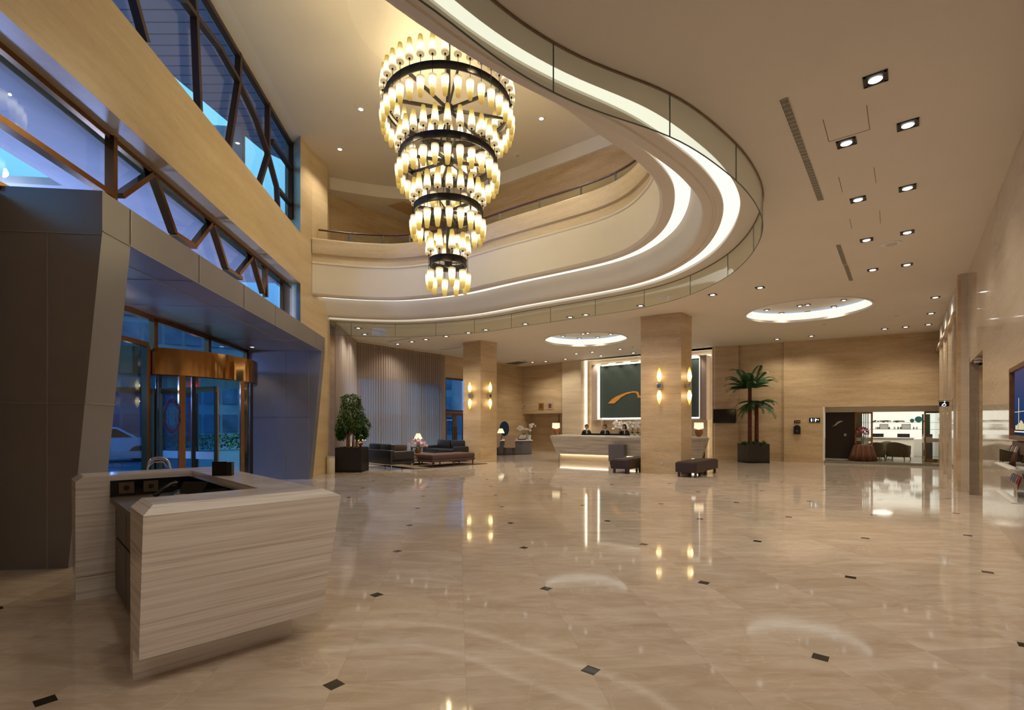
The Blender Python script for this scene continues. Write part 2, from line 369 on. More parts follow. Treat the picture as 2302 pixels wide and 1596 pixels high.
# ------------------------------------------------------------------ the big plan curve of the ceiling opening
CP = [(-4.5,.3),(-3.4,1.15),(-2.4,2.0),(-1.45,2.8),(-.62,3.48),(-.08,4.08),(.64,4.62),(1.71,5.15),(2.63,5.93),(3.09,6.42),(3.58,7.08),(3.94,7.8),(4.24,8.9),(4.33,10.1),(4.07,11.4),(3.5,12.4),(2.67,13.2),(.84,14.56),(-1.03,15.95),(-3.25,16.75),(-5.0,16.65),(-6.5,16.2)]
def spline(P, step=.16):
    P = [Vector((x, y)) for x, y in P]; P = [P[0]*2-P[1]]+P+[P[-1]*2-P[-2]]; out = []
    for i in range(1, len(P)-2):
        a, b, c, d = P[i-1:i+3]
        for k in range(12):
            t = k/12; out.append(.5*((2*b)+(c-a)*t+(2*a-5*b+4*c-d)*t*t+(3*b-3*c+d-a)*t**3))
    out.append(P[-2]); res = [out[0]]; acc = 0
    for p, q in zip(out, out[1:]):
        L = (q-p).length; d0 = 0
        while acc+L-d0 >= step:
            d0 += step-acc; res.append(p+(q-p)*d0/L); acc = 0
        acc += L-d0
    # smooth
    for _ in range(6): res = [res[0]]+[(res[i-1]+res[i]*2+res[i+1])/4 for i in range(1, len(res)-1)]+[res[-1]]
    return res
CV = spline(CP)
NV = []
for i in range(len(CV)):
    d = (CV[min(i+1, len(CV)-1)]-CV[max(i-1, 0)]).normalized(); NV.append(Vector((-d.y, d.x)))
def near_k(p): return .73+.27*min(1.0, max(0.0, (max(p.x+.0, (p.y-6.5)*1.2)-.6)/1.2))
KV = [near_k(p) for p in CV]
for _ in range(12): KV = [KV[0]]+[(KV[i-1]+KV[i]+KV[i+1])/3 for i in range(1, len(KV)-1)]+[KV[-1]]
def cvp(i, d, z): d = d*KV[i] if d > .04 else d; p = CV[i]+NV[i]*d; return Vector((p.x, p.y, z))
def sweep(prof, i0=0, i1=None):
    mb = MB(); i1 = len(CV)-1 if i1 is None else i1; o = []
    for i in range(i0, i1+1): o.append([cvp(i, d, z) for d, z in prof])
    return mb.loft(o, cap=False, closed=False)

# ------------------------------------------------------------------ room shell
WL = Frame((-6.62, 20.2), (.6, 29.2))          # far window wall
WB = Frame((2.77, 26.9), (8.9, 21.8))          # reception feature wall
WR = Frame((8.9, 21.8), (15.6, 18.1))          # back wall with palm and shop
WS = Frame((5.93-.8*11.73, -6.0), (10.38, 11.29))  # side wall by the camera
WS2 = Frame((10.25, 11.3), (15.6, 18.1))
mb = MB(); mb.poly([nt(-5.85, -8, 0), (-1.8, -8, 0), WS.p(0, -1.6, 0), WS.p(WS.L, -1.6, 0), (24, 18, 0), (14, 28, 0), (4, 32, 0), (-.5, 31, 0), (-8.2, 21.5, 0), nt(-5.85, 20, 0)])
struct('floor', mb, M['floor'])
R1c, R2c, RR = (8.85, 14.9), (2.96, 19.9), 1.68
def circ(c, r, z, n=48): return [Vector((c[0]+r*math.cos(2*PI*i/n), c[1]+r*math.sin(2*PI*i/n), z)) for i in range(n)]
apex = (-3.75, -6.2)
outer = [Vector((p.x, p.y, ZC)) for p in [cvp(i, .31, ZC) for i in range(len(CV))]][::-1]
outer = [Vector((p.x, p.y, ZC)) for p in outer]
outer += [Vector((*apex, ZC)), WS.p(WS.L, -.25, ZC), Vector((15.9, 18.3, ZC)), Vector((9.2, 22.4, ZC)), WB.p(0, -.1, ZC), Vector((.6, 29.6, ZC)), Vector((-6.9, 20.3, ZC)), Vector((-6.8, 16.3, ZC))]
loops = [outer, circ(R1c, RR, ZC), circ(R2c, RR, ZC)]
V = [p for l in loops for p in l]; tri = tessellate_polygon(loops)
mb = MB(); mb.add(V, tri)
mb.poly([WB.p(-.1, .0, ZC), WB.p(WB.L+.1, .0, ZC), WB.p(WB.L+.1, -1.3, ZC), WB.p(-.1, -1.3, ZC)])
mb.poly([Vector((-.5, 27.8, ZC+.01)), Vector((3.2, 26.8, ZC+.01)), Vector((4, 31, ZC+.01)), Vector((.2, 31.5, ZC+.01))])
struct('ceiling', mb, M['paint'])
for c, nm in ((R1c, 'a'), (R2c, 'b')):          # round recesses
    mb = MB(); r1 = circ(c, RR, ZC-.02); r2 = circ(c, RR, ZC+.06); r3 = circ(c, RR-.06, ZC-.02)
    mb.loft([r3, r1, r2], cap=False)
    struct('trim_%d' % (1 if nm == 'a' else 2), mb, M['paint_w'])
    mb = MB(); mb.loft([circ(c, RR+.02, ZC+.05), circ(c, RR+.02, ZC+.16), circ(c, RR+.0, ZC+.30)], cap=False)
    obj('cove_light', mb, M['cove_ring'], label='glowing ring cove light in the round ceiling recess ' + ('nearer the palm' if nm == 'a' else 'above the reception counter'), cat='cove light')
    mb = MB(); mb.poly(circ(c, RR+.04, ZC+.32)); struct('ceiling_recess', mb, M['paint_w'])

# opening tiers: reveal, plate, cream slope, fascia
struct('ceiling_reveal', sweep([(0.0, ZC-.001), (.03, ZC-.005), (.31, ZC-.004), (.31, ZC+.05)]), M['paint_w'], smooth=True)
obj('cove_light', sweep([(.30, ZC+.05), (.56, ZC+.05)]), M['cove'], label='wide glowing white cove band following the lowest edge of the curved opening', cat='cove light')
struct('trim_3', sweep([(.55, ZC+.07), (.55, ZC+.02), (.58, ZC), (.66, ZC), (.67, ZC+.02), (.70, ZC+.02), (.72, ZC+.0), (.85, ZC+.01), (.87, ZC+.03), (.89, ZC+.10), (.94, ZC+.25), (1.0, ZC+.38), (1.05, ZC+.50), (.5, ZC+.60), (-.2, ZC+.60)]), M['cream'], smooth=True)
obj('cove_light', sweep([(1.04, ZC+.505), (1.31, ZC+.505)]), M['cove'], label='slimmer upper glowing cove band between cream slope and plaster fascia', cat='cove light')
struct('wall_fascia', sweep([(1.30, 5.46), (1.30, 5.42), (1.34, 5.40), (1.50, 5.40), (1.52, 5.42), (1.55, 5.45), (1.55, 6.32), (1.58, 6.34), (1.58, 6.38), (1.54, 6.40)]), M['cream'], smooth=True)
struct('wall_parapet', sweep([(1.52, 6.36), (1.50, 6.40), (1.50, 6.62), (1.58, 6.64), (1.60, 6.68), (1.60, 7.06), (1.57, 7.09), (1.10, 7.09), (1.10, 6.9), (-1.5, 6.9)]), M['trav_light'], smooth=True)
# glass smoke baffle around the opening
bf = thing('glass_baffle', 'frameless glass smoke baffle hanging round the curved ceiling opening', 'glass baffle', (4.3, 9, ZC))
seams = list(range(4, len(CV)-2, 9))
obj('top_rail', sweep([(-.014, ZC-.006), (-.012, ZC-.012), (.012, ZC-.012), (.014, ZC-.006)]), M['wood'], bf, world=True)
for k, (a, b) in enumerate(zip([0]+seams, seams+[len(CV)-1])):
    mb = MB(); r = []
    for i in range(a, b+1): r.append([cvp(i, -.005, ZC-.45), cvp(i, -.005, ZC-.01), cvp(i, .005, ZC-.01), cvp(i, .005, ZC-.45)])
    mb.loft(r); g_ = obj('glass_panel', mb, M['glass_baf'], bf, world=True, smooth=True)
    mb = MB(); mb.bar(cvp(b, 0, ZC-.45), cvp(b, 0, ZC-.015), .008, .012); obj('joint', mb, M['edge'], g_, world=True)
    mb = MB(); mb.loft([[cvp(i, -.006, ZC-.453), cvp(i, -.006, ZC-.446), cvp(i, .006, ZC-.446), cvp(i, .006, ZC-.453)] for i in range(a, b+1)]); obj('bottom_edge', mb, M['edge'], g_, world=True)
# gallery railing
rl = thing('gallery_railing', 'curved glass gallery railing with dark mahogany handrail above the stone parapet', 'railing', (0, 14, 7.0))
mb = MB(); mb.tube([cvp(i, 1.32, 7.44) for i in range(0, len(CV), 2)], .028, 8); obj('handrail', mb, M['mahog'], rl, world=True, smooth=True)
posts = list(range(6, len(CV)-1, 8))
for a, b in zip(posts, posts[1:]):
    mb = MB(); mb.loft([[cvp(i, 1.34, 7.12), cvp(i, 1.34, 7.40), cvp(i, 1.35, 7.40), cvp(i, 1.35, 7.12)] for i in range(a, b+1)]); obj('glass_panel', mb, M['glass_baf'], rl, world=True)
for a in posts:
    mb = MB(); mb.bar(cvp(a, 1.32, 7.08), cvp(a, 1.32, 7.42), .02, .045); q_ = obj('post', mb, M['chrome'], rl, world=True)
    mb = MB(); mb.bar(cvp(a, 1.32, 7.18)-Vector((.07, 0, 0)), cvp(a, 1.32, 7.18)+Vector((.07, 0, 0)), .03, .02); obj('clamp', mb, M['chrome'], q_, world=True)

# upper storey
bulk = [(-6.3, 16.2), (-6.06, 16.3), (-5.4, 16.62), (-4.75, 16.88), (-3.74, 17.15), (-2.6, 17.12), (-1.6, 16.8), (-.49, 16.15), (3.38, 13.28), (6.6, 10.9)]
bulk = [bulk[0]]+[(p.x, p.y) for p in spline(bulk, .5)][1:]
az = [Vector((x, y, ZA)) for x, y in bulk]+[Vector((6.6, -4, ZA)), Vector((-3.4, -6, ZA)), nt(-4.37, -3, ZA), nt(-4.37, 14.9, ZA)]
RC = (-1.29, 10.0)
mb = MB(); mb.add([p for l in [az, circ(RC, 1.95, ZA, 64)] for p in l], tessellate_polygon([az, circ(RC, 1.95, ZA, 64)])); struct('ceiling_atrium', mb, M['paint'])
mb = MB(); mb.loft([circ(RC, 1.95, ZA, 64), circ(RC, 1.93, ZA+.1, 64), circ(RC, 1.66, ZA+.12, 64), circ(RC, 1.62, ZA+.2, 64), circ(RC, 1.45, ZA+.22, 64), circ(RC, 1.1, ZA+.34, 64), circ(RC, .05, ZA+.36, 64)]); struct('ceiling_dome', mb, M['paint_w'], smooth=True)
mb = MB(); mb.loft([[(x, y, ZG) for x, y in bulk], [(x, y, ZA) for x, y in bulk]], cap=False, closed=False); struct('trim_4', mb, M['cream'], smooth=True)
GL = Frame((-3.92, 19.1), (-6.9, 15.9)); GR = Frame((-3.92, 19.1), (3.60, 13.13))
mb = MB(); mb.poly([Vector((x, y, ZG)) for x, y in bulk]+[Vector((6.9, 11.1, ZG)), Vector((-3.92, 19.3, ZG)), Vector((-7, 16.3, ZG))]); struct('ceiling_gallery', mb, M['paint'])
mb = MB(); mb.fbox(GL, -.1, GL.L, -.15, 0, 6.6, ZG+.02); struct('wall_gallery', mb, M['trav'])
mb = MB(); mb.fbox(GR, -.1, GR.L, -.15, 0, 6.6, ZG+.02); struct('wall_gallery', mb, M['trav'])
mb = MB()
g2 = Frame((3.60, 13.13), (6.9, 10.5))
mb.fbox(g2, 0, g2.L, -.3, -.1, 6.6, ZG+.02); struct('wall_gallery', mb, M['brown_door'])
mb = MB()
for k in range(14): mb.fbox(g2, .12+k*.28, .24+k*.28, -.1, -.04, 6.6, ZG)
struct('trim_5', mb, M['wood_d'])
mb = MB()
for p, q in (((6.7, 10.9), (6.7, -4)), ((6.7, -4), (-3.4, -6.2))): F = Frame(p, q); mb.fbox(F, 0, F.L, -.15, 0, 5.15, ZA)
struct('wall_upper', mb, M['trav'])
mb = MB(); mb.poly([GR.p(GR.L+3, 0, 6.89), GR.p(0, 0, 6.89), GL.p(GL.L, 0, 6.89)]+[cvp(i, .6, 6.89) for i in range(len(CV)-1, len(CV)//2, -3)]); struct('floor_gallery', mb, M['paint'])

# facade: travertine beam, pilaster, nearer wall
mb = MB(); mb.nbox(-4.75, -4.37, -7, 14.65, 5.52, 6.95); struct('wall_beam', mb, M['trav_beam'])
mb = MB(); mb.prism([tuple(nt(-4.95, 15.08, 0)[:2]), tuple(nt(-4.75, 15.05, 0)[:2]), tuple(nt(-4.37, 14.58, 0)[:2]), (-5.97, 14.78), (-5.80, 15.55), (-6.02, 16.35), (-6.9, 16.5)], 4.03, ZA+.05); mb.prism([tuple(nt(-4.95, 15.08, 0)[:2]), tuple(nt(-4.95, 14.80, 0)[:2]), tuple(nt(-4.3, 14.80, 0)[:2]), (-5.80, 15.55), (-6.02, 16.35), (-6.9, 16.5)], 0, 4.03); struct('pillar', mb, M['trav_beam'])
mb = MB(); mb.nbox(-4.95, -4.75, -7, 4.2, 0, 5.6); mb.nbox(-4.95, -4.75, 4.2, 5.73, 0, 3.95); struct('wall_left', mb, M['trav'])
mb = MB(); mb.nbox(-4.90, -4.37, -7, 15.1, ZA, ZA+.12); struct('ceiling_reveal', mb, M['paint_w'])
# facade below the pilaster, behind sheer curtains
def wall_with_holes(F, L0, L1, z0, z1, holes, o0=-.15, o1=0):
    mb = MB(); xs = sorted({L0, L1, *[h[0] for h in holes], *[h[1] for h in holes]})
    for a, b in zip(xs, xs[1:]):
        hs = sorted([h for h in holes if h[0] <= a+1e-6 and h[1] >= b-1e-6], key=lambda h: h[2]); z = z0
        for h in hs:
            if h[2] > z+1e-4: mb.fbox(F, a, b, o0, o1, z, h[2])
            z = h[3]
        if z < z1-1e-4: mb.fbox(F, a, b, o0, o1, z, z1)
    return mb
FL = Frame((-6.1, 16.3), (-6.62, 20.2))
struct('wall_left', wall_with_holes(FL, 0, FL.L+.1, 0, ZC+.05, [(1.3, FL.L-.3, .05, 3.4)]), M['trav'])
s1, s2 = WL.s(806), WL.s(992); s3, s4 = WL.s(1001), WL.s(1041.5)+.45
zt = WL.z(1001, 848)
struct('wall_far', wall_with_holes(WL, -.1, WL.L+.1, 0, ZC+.05, [(s1, s2, .15, 3.55), (s3+.02, s4, 0, zt)]), M['trav'])
for nm, (a, b, z0, z1, zs) in {'window_1': (s1, s2, .15, 3.55, [1.9]), 'window_2': (s3+.02, s4, WL.z(1001, 925), zt, [])}.items():
    w = thing(nm, None, None, WL.p((a+b)/2, -.1, z0), kind='structure'); mb = MB()
    for q in (z0+.04, z1-.04, *zs): mb.fbox(WL, a, b, -.14, -.06, q-.04, q+.04)
    nb = 4 if nm == 'window_1' else 1
    for k in range(nb+1): x = a+.04+(b-a-.08)*k/nb; mb.fbox(WL, x-.04, x+.04, -.14, -.06, z0, z1)
    obj('window_frame', mb, M['frame'], w, world=True); mb = MB(); mb.fbox(WL, a, b, -.105, -.095, z0, z1); obj('pane', mb, M['glass'], w, world=True)
w = thing('window_3', None, None, FL.p(2, -.1, 0), kind='structure'); mb = MB()
for k in range(4): x = 1.34+(FL.L-1.68)*k/3; mb.fbox(FL, x-.04, x+.04, -.14, -.06, .05, 3.4)
mb.fbox(FL, 1.3, FL.L-.3, -.14, -.06, .05, .13); mb.fbox(FL, 1.3, FL.L-.3, -.14, -.06, 3.32, 3.4)
obj('window_frame', mb, M['frame'], w, world=True); mb = MB(); mb.fbox(FL, 1.3, FL.L-.3, -.105, -.095, .05, 3.4); obj('pane', mb, M['glass'], w, world=True)
# bronze side doors under the blue window
zd = WL.z(1001, 925); dm = (s3+s4)/2; mid = WL.s(1024)
for nm, (a, b) in {'door_1': (s3+.04, mid), 'door_2': (mid, mid+(mid-s3))}.items():
    dd = thing(nm, None, None, WL.p(a, -.1, 0), kind='structure'); mb = MB()
    mb.fbox(WL, a, b, -.12, -.05, zd-.2, zd-.02); mb.fbox(WL, a, b, -.12, -.05, 0, .18)
    mb.fbox(WL, a, a+.12, -.12, -.05, 0, zd-.1); mb.fbox(WL, b-.12, b, -.12, -.05, 0, zd-.1)
    obj('door_frame', mb, M['wood'], dd, world=True); mb = MB(); mb.fbox(WL, a+.1, b-.1, -.09, -.08, .15, zd-.15); obj('glass_pane', mb, M['glass_tint'], dd, world=True)
    x = b-.06 if nm == 'door_1' else a+.06; mb = MB(); mb.tube([WL.p(x, .03, .75), WL.p(x, .03, 1.45)], .02, 8); obj('door_handle', mb, M['copper'], dd, world=True)

# nook wall beyond the desk, feature wall, back wall, side wall
NB = Frame((.6, 29.2), (2.77, 27.35)); zh = 2.17
struct('wall_back', wall_with_holes(NB, -.1, NB.L+.2, 0, ZC+.05, [(.05, NB.L+.2, 0, zh)]), M['trav'])
mb = MB(); mb.fbox(NB, -2.2, NB.L+1.6, -1.0, -.85, 0, zh+.3); mb.fbox(NB, -2.0, NB.L+1.4, -.85, -.1, zh, zh+.05); mb.fbox(NB, .0, .06, -.9, -.1, 0, zh+.05); struct('wall_back', mb, M['trav'])
mb = MB(); mb.fbox(NB, NB.s(1256, -.84), NB.s(1256, -.84)+.04, -.85, -.83, 0, 2.1); struct('trim_6', mb, M['wood_d'])
sa = WB.s(1306); sb_ = WB.s(1601); mb = MB()
mb.fbox(WB, -.05, sa, -.9, 0, 0, ZC+.05); mb.fbox(WB, sb_, WB.L+.05, -.9, 0, 0, ZC+.05); struct('wall_feature', mb, M['trav_light'])
mb = MB(); mb.fbox(WB, sa-.2, sb_+.2, -1.0, -.85, 0, ZC+.3); struct('wall_feature', mb, M['trav_light'])
mb = MB(); mb.fbox(WB, sa+.3, sb_-.3, -.80, -.74, 4.70, 4.74); obj('light_strip', mb, M['led'], label='added horizontal warm light strip above the green panel surround', cat='light strip')  # strip added to light up the dark top of the recess
for a, b, nm in ((sa+.01, sa+.08, 'facing the seats'), (sb_-.08, sb_-.01, 'beside the television')):
    mb = MB(); mb.fbox(WB, a+.002, b, -.5, -.42, 0, ZC); obj('light_strip', mb, M['led'], label='tall vertical warm light strip in the feature wall recess, ' + nm, cat='light strip')
# suspended picture surround
o1 = -.22
za, zb = WB.z(1335, 945, o1), WB.z(1335, 820, o1); a0, a1 = WB.s(1330, o1), WB.s(1588, o1); p0, p1 = WB.s(1346, o1), WB.s(1570, o1); pz0, pz1 = WB.z(1346, 940, o1), WB.z(1346, 823, o1)
fp = thing('feature_panel', 'large backlit dark green panel with gold swoosh above the reception counter', 'wall panel', WB.p((a0+a1)/2, o1, za))
mb = MB()
mb.fbox(WB, a0, p0-.1, -.8, o1, za, zb); mb.fbox(WB, p1+.1, a1, -.8, o1, za, zb); mb.fbox(WB, p0-.1, p1+.1, -.8, o1, pz1+.1, zb); mb.fbox(WB, p0-.1, p1+.1, -.8, o1-.45, za, pz1+.1)
obj('surround', mb, pbr('mauve_beige_lacquer', (.44, .34, .28), .45), fp, world=True)
mb = MB()
for q in ((p0-.1, p0-.06, pz0-.08, pz1+.1), (p1+.06, p1+.1, pz0-.08, pz1+.1), (p0-.1, p1+.1, pz1+.06, pz1+.1), (p0-.1, p1+.1, pz0-.1, pz0-.06)): mb.fbox(WB, q[0], q[1], o1-.3, o1+.03, q[2], q[3])
obj('frame', mb, M['white'], fp, world=True)
mb = MB(); mb.fbox(WB, p0-.05, p1+.05, o1-.42, o1-.40, pz0-.05, pz1+.05); obj('backlight', mb, M['led'], fp, world=True)
mb = MB(); mb.fbox(WB, p0-.055, p0-.035, o1-.09, o1-.02, pz0, pz1); mb.fbox(WB, p1+.035, p1+.055, o1-.09, o1-.02, pz0, pz1); obj('edge_light', mb, M['led'], fp, world=True)
mb = MB(); mb.fbox(WB, p0+.01, p1-.01, o1-.2, o1-.1, pz0+.01, pz1-.01); gp = obj('picture', mb, M['green'], fp, world=True)
sw = [(1367,907),(1375,898),(1385,891.5),(1402,884.5),(1414,881),(1425,879.5),(1432,880),(1436,883),(1437,889),(1443,889.5),(1443,894),(1434,894),(1432.5,886),(1429,882.5),(1421,882.7),(1408,886.5),(1397,893),(1387,902),(1381,907)]
pts = [WB.p(WB.s(u, o1-.1), o1-.085, WB.z(u, v, o1-.1)) for u, v in sw]
pts2 = [WB.p(WB.s(u, o1-.1), o1-.1, WB.z(u, v, o1-.1)) for u, v in sw]
mb = MB(); mb.loft([pts, pts2], cap=False); mb.add(pts, tessellate_polygon([pts])); obj('gold_motif', mb, pbr('gold_leaf', (.62, .30, .06), .45, .4, noise=(20, .3)), gp, world=True)
# niche piers under the surround
mb = MB(); n0, n1 = WB.s(1352, -.5), WB.s(1565, -.5)
mb.fbox(WB, sa+.35, n0, -.85, -.45, 0, za+.05); mb.fbox(WB, n1, sb_-.35, -.85, -.45, 0, za+.05); struct('wall_feature', mb, M['trav_light'])
for k in range(7):
    s_ = sa+.9+k*(sb_-sa-1.8)/6
    o_ = light('wall_washer', 'SPOT', WB.p(s_, .10, ZC-.04), 55, (1, .9, .72), cone=1.5); o_.rotation_euler = (WB.p(s_, -.55, 3.0)-WB.p(s_, .10, ZC)).to_track_quat('-Z', 'Y').to_euler()
# back wall with recess
r0, r1 = WR.s(1660), WR.s(1762); so = WR.s(1851); zo = 2.23
mb = MB(); mb.fbox(WR, -.05, r0, -.3, 0, 0, ZC+.05); mb.fbox(WR, r0, r1, -.5, -.12, 0, ZC+.05); struct('wall_right', mb, M['trav'])
struct('wall_right', wall_with_holes(WR, r1, WR.L+.05, 0, ZC+.05, [(so, WR.L+.05, 0, zo)], -.3, 0), M['trav'])
mb = MB(); mb.fbox(WR, so-.3, WR.L+.6, -1.25, -1.02, 2.04, 2.3); mb.fbox(WR, so-.3, WR.L+.6, -1.05, -.28, zo, zo+.06); mb.fbox(WR, so-.08, so-.0, -1.3, -.28, 0, 2.24); mb.fbox(WR, so-.02, so+.05, -.2, .012, 0, 2.235); struct('trim_7', mb, M['cream'])
mb = MB(); mb.fbox(WS2, -.05, WS2.L+2.5, -.2, 0, 0, ZC+.05); struct('wall_side', mb, M['trav_polish'])
d0, d1 = WS.s(2209), WS.s(2209)+2.35
struct('wall_side', wall_with_holes(WS, -1, WS.L, 0, ZC+.05, [(d0, d1, 0, 2.87)]), M['trav_polish'])
mb = MB(); mb.fbox(WS, d0-.15, d0, -1.6, -.15, 0, 3); mb.fbox(WS, d1, d1+.15, -1.6, -.0, 0, 3); mb.fbox(WS, d0, d1, -1.7, -1.55, 0, 3); mb.fbox(WS, d0, d1, -1.6, -.15, 2.87, 2.95); struct('wall_side', mb, M['trav'])
mb = MB(); mb.fbox(WS, d0+.02, d1-.02, -1.5, -.2, .005, .02); struct('floor_mat', mb, M['black'])
mb = MB(); mb.prism([tuple(WS.p(WS.L-.1, -.1, 0)[:2]), tuple(WS.p(WS.L-.1, .16, 0)[:2]), tuple(WS.p(WS.L+.42, .16, 0)[:2]), tuple(WS.p(WS.L+.42, -.1, 0)[:2])], 0, ZC); struct('pillar', mb, M['trav'])
mb = MB()
mb.fbox(WS2, 1.0, WS2.L-.1, 0, .07, 4.20, 4.30)
for k in range(4): s_ = 1.3+k*1.9; mb.fbox(WS2, s_, s_+.08, 0, .04, 0, 4.2)
struct('trim_8', mb, M['trav_light']); mb = MB()
for k in range(3): mb.fbox(WS2, 1.6+k*2.4, 3.1+k*2.4, .0, .015, 4.36, 4.86)
struct('trim_10', mb, M['white'])

# pillars standing in the hall
def column(P0, P1, P2):
    P3 = (P0[0]+P2[0]-P1[0], P0[1]+P2[1]-P1[1]); mb = MB(); mb.prism([P0, P1, P2, P3], 0, ZC-.005)
    a = Frame(P0, P1); b = Frame(P1, P2); c = ((P0[0]+P2[0])/2, (P0[1]+P2[1])/2)
    k = 1.02; q = [(c[0]+(x-c[0])*k, c[1]+(y-c[1])*k) for x, y in (P0, P1, P2, P3)]; mb.prism(q, ZC-.05, ZC-.004)
    return mb, a, b
mb, c1a, c1b = column((-2.04, 20.66), (-1.27, 20.07), (-.64, 20.73)); struct('pillar', mb, M['trav'])
mb, c2a, c2b = column((4.08, 15.68), (5.15, 15.07), (5.71, 15.72)); struct('pillar', mb, M['trav'])
mb = MB(); s_ = c2a.s(1487); z_ = c2a.z(1487, 1041); mb.fbox(c2a, s_-.05, s_+.05, 0, .012, z_-.05, z_+.05); so_ = obj('wall_socket', mb, M['silver'], label='small metal floor-level socket plate on the pillar beside the bench', cat='socket')
def sconce(F, u, desc):
    s_ = F.s(u, .12); p = F.p(s_, .12, 2.72)
    t = thing('wall_sconce', desc, 'wall lamp', p, F.rot(), 'amber double sconces on the pillars')
    my = -1 if (Matrix.Rotation(F.rot(), 2) @ Vector((0, 1))).dot(F.m) > 0 else 1
    mb = MB(); mb.bbox(-.07, .07, min(0, my*.11)-.03, max(0, my*.11), -.075, .075, .012); obj('bracket', mb, M['chrome'], t)
    mb = MB(); mb.tube([(0, 0, -.16), (0, 0, .16)], .012, 8); obj('rod', mb, M['chrome'], t)
    for sg in (1, -1):
        pr = [(.035, .13), (.055, .20), (.07, .28), (.062, .38), (.04, .48), (.02, .55), (.006, .60)]
        if sg < 0: pr = [(r, -z) for r, z in pr]
        mb = MB(); mb.lathe(pr, n=14, t=[0, .15, .35, .55, .75, .9, 1]); obj('glass_shade', mb, M['flame'], t, smooth='all')
    mm = .13
    for sg in (1, -1): light('sconce_bulb', 'POINT', (0, -my*0.02, .3*sg), 15, (1, .62, .22), t, .07)
sconce(c1a, 1056, 'amber double sconce on the far pillar, face towards the sofas')
sconce(c1b, 1102, 'amber double sconce on the far pillar, face towards reception')
sconce(c2a, 1482, 'amber double sconce on the near pillar, broad face')
sconce(c2b, 1550, 'amber double sconce on the near pillar, narrow face towards the palm')

# ------------------------------------------------------------------ facade windows (upper arched band and lower truss band)
def bars(mat, lst, n, w, name, parent, dep=.12):
    for pts in lst:
        mb = MB()
        for p, q in zip(pts, pts[1:]): mb.bar(onn(*p, n), onn(*q, n), w, dep, up=(FC, FS, 0))
        obj(name, mb, mat, parent, world=True)
uw = thing('window_4', None, None, nt(-4.75, 8, 6.95), kind='structure')
bars(M['frame'], [[(300,0),(326,95)],[(296,-60),(300,0)],[(433,-10),(437,28),(446,248)],[(537,109),(535,186),(511,340)],[(602,232),(601,351),(580,420)],[(603,351),(622,421),(624,468)],[(655,316),(653,492)]], -4.75, .09, 'mullion', uw)
bars(M['frame'], [[(380,-22),(412,0),(435,32),(491,105),(537,186),(575,267),(603,349)],[(610,316),(653,379)],[(624,425),(653,460)]], -4.75, .09, 'transom', uw)
mb = MB(); mb.nbox(-4.86, -4.85, -6, 15.05, 6.9, ZA+.05); obj('glass_pane', mb, M['glass'], uw, world=True)
mb = MB(); mb.nbox(-4.82, -4.70, -6, 15.0, 9.60, 9.70); obj('transom', mb, M['frame'], uw, world=True)
mb = MB(); mb.nbox(-4.80, -4.74, -6, 15.0, 6.95, 7.03); obj('sill', mb, M['frame'], uw, world=True)
lw = thing('window_5', None, None, nt(-4.8, 8, 4.0), kind='structure')
bars(M['copper'], [[(-60,237),(0,272),(246,437)],[(250,306),(250,455)],[(268,440),(338,391)],[(342,392),(389,523)],[(389,525),(436,555)],[(434,552),(472,503)],[(476,505),(507,602)],[(507,604),(540,626)],[(533,617),(564,578)],[(567,580),(590,659)],[(595,602),(597,668)],[(662,648),(662,710)]], -4.75, .075, 'truss_bar', lw)
mb = MB(); mb.nbox(-4.80, -4.72, -6, 14.9, 5.45, 5.52); mb.nbox(-4.80, -4.72, 5.7, 14.9, 3.98, 4.06); obj('window_frame', mb, M['copper'], lw, world=True)
mb = MB(); mb.nbox(-4.80, -4.72, 14.2, 14.78, 3.95, 5.5); obj('end_panel', mb, M['copper'], lw, world=True)
mb = MB(); mb.nbox(-4.87, -4.86, 3.2, 14.3, 3.9, 5.52); obj('glass_pane', mb, M['glass'], lw, world=True)
mb = MB(); mb.nbox(-4.95, -4.75, -7, 4.2, 3.0, 4.0)

# ------------------------------------------------------------------ grey metal entrance portal
NF = lambda z: -3.75-.093*max(0, 3.59-z)
T0, T1, T2, T3, ND = 5.74, 6.2, 14.42, 14.77, -5.75
pt = thing('entrance_portal', 'large grey metal clad entrance portal leaning out around the revolving door', 'entrance portal', nt(-4.2, 10, 0))
zt_ = 4.02
def slab(n_in, t0, t1, z0, z1, extra=0):  # slanted front slab between NF(z) and n_in
    mb = MB(); zz = [z0]+([3.59] if z0 < 3.59 < z1 else [])+[z1]
    mb.loft([[nt(NF(z)+extra, t0, z), nt(NF(z)+extra, t1, z), nt(n_in, t1, z), nt(n_in, t0, z)] for z in zz]); return mb
obj('side_panel', slab(-5.6, T0, T1, 0, zt_), M['panel'], pt, world=True)
obj('side_panel', slab(ND, T2, T3, 0, zt_), M['panel'], pt, world=True)
obj('header', slab(ND, T1, T2, 3.59, zt_), M['panel'], pt, world=True)
def joint(lst, parent=pt):
    for p, q in lst: mb = MB(); mb.bar(p, q, .014, .008); obj('panel_joint', mb, M['paneljoint'], parent, world=True)
joint([(nt(-3.745, T0, 3.59), nt(-3.745, T2, 3.59))])
joint([(nt(-3.746, t, 3.60), nt(-3.746, t, 4.01)) for t in (T1, 7.75, 9.3, 10.85, 12.4, 13.9, T2)])
yo = T0-.004
joint([(nt(-3.76, yo, 3.55), nt(-5.5, yo, 3.55))]); joint([(nt(NF(1.75), yo, 1.75), nt(-5.5, yo, 1.75))]); joint([(nt(-4.28, yo, 0), nt(-4.28, yo, 3.55))])
joint([(nt(NF(1.75)+.004, T0, 1.75), nt(NF(1.75)+.004, T1, 1.75))]); joint([(nt(NF(1.6)+.004, T2, 1.6), nt(NF(1.6)+.004, T3, 1.6))])
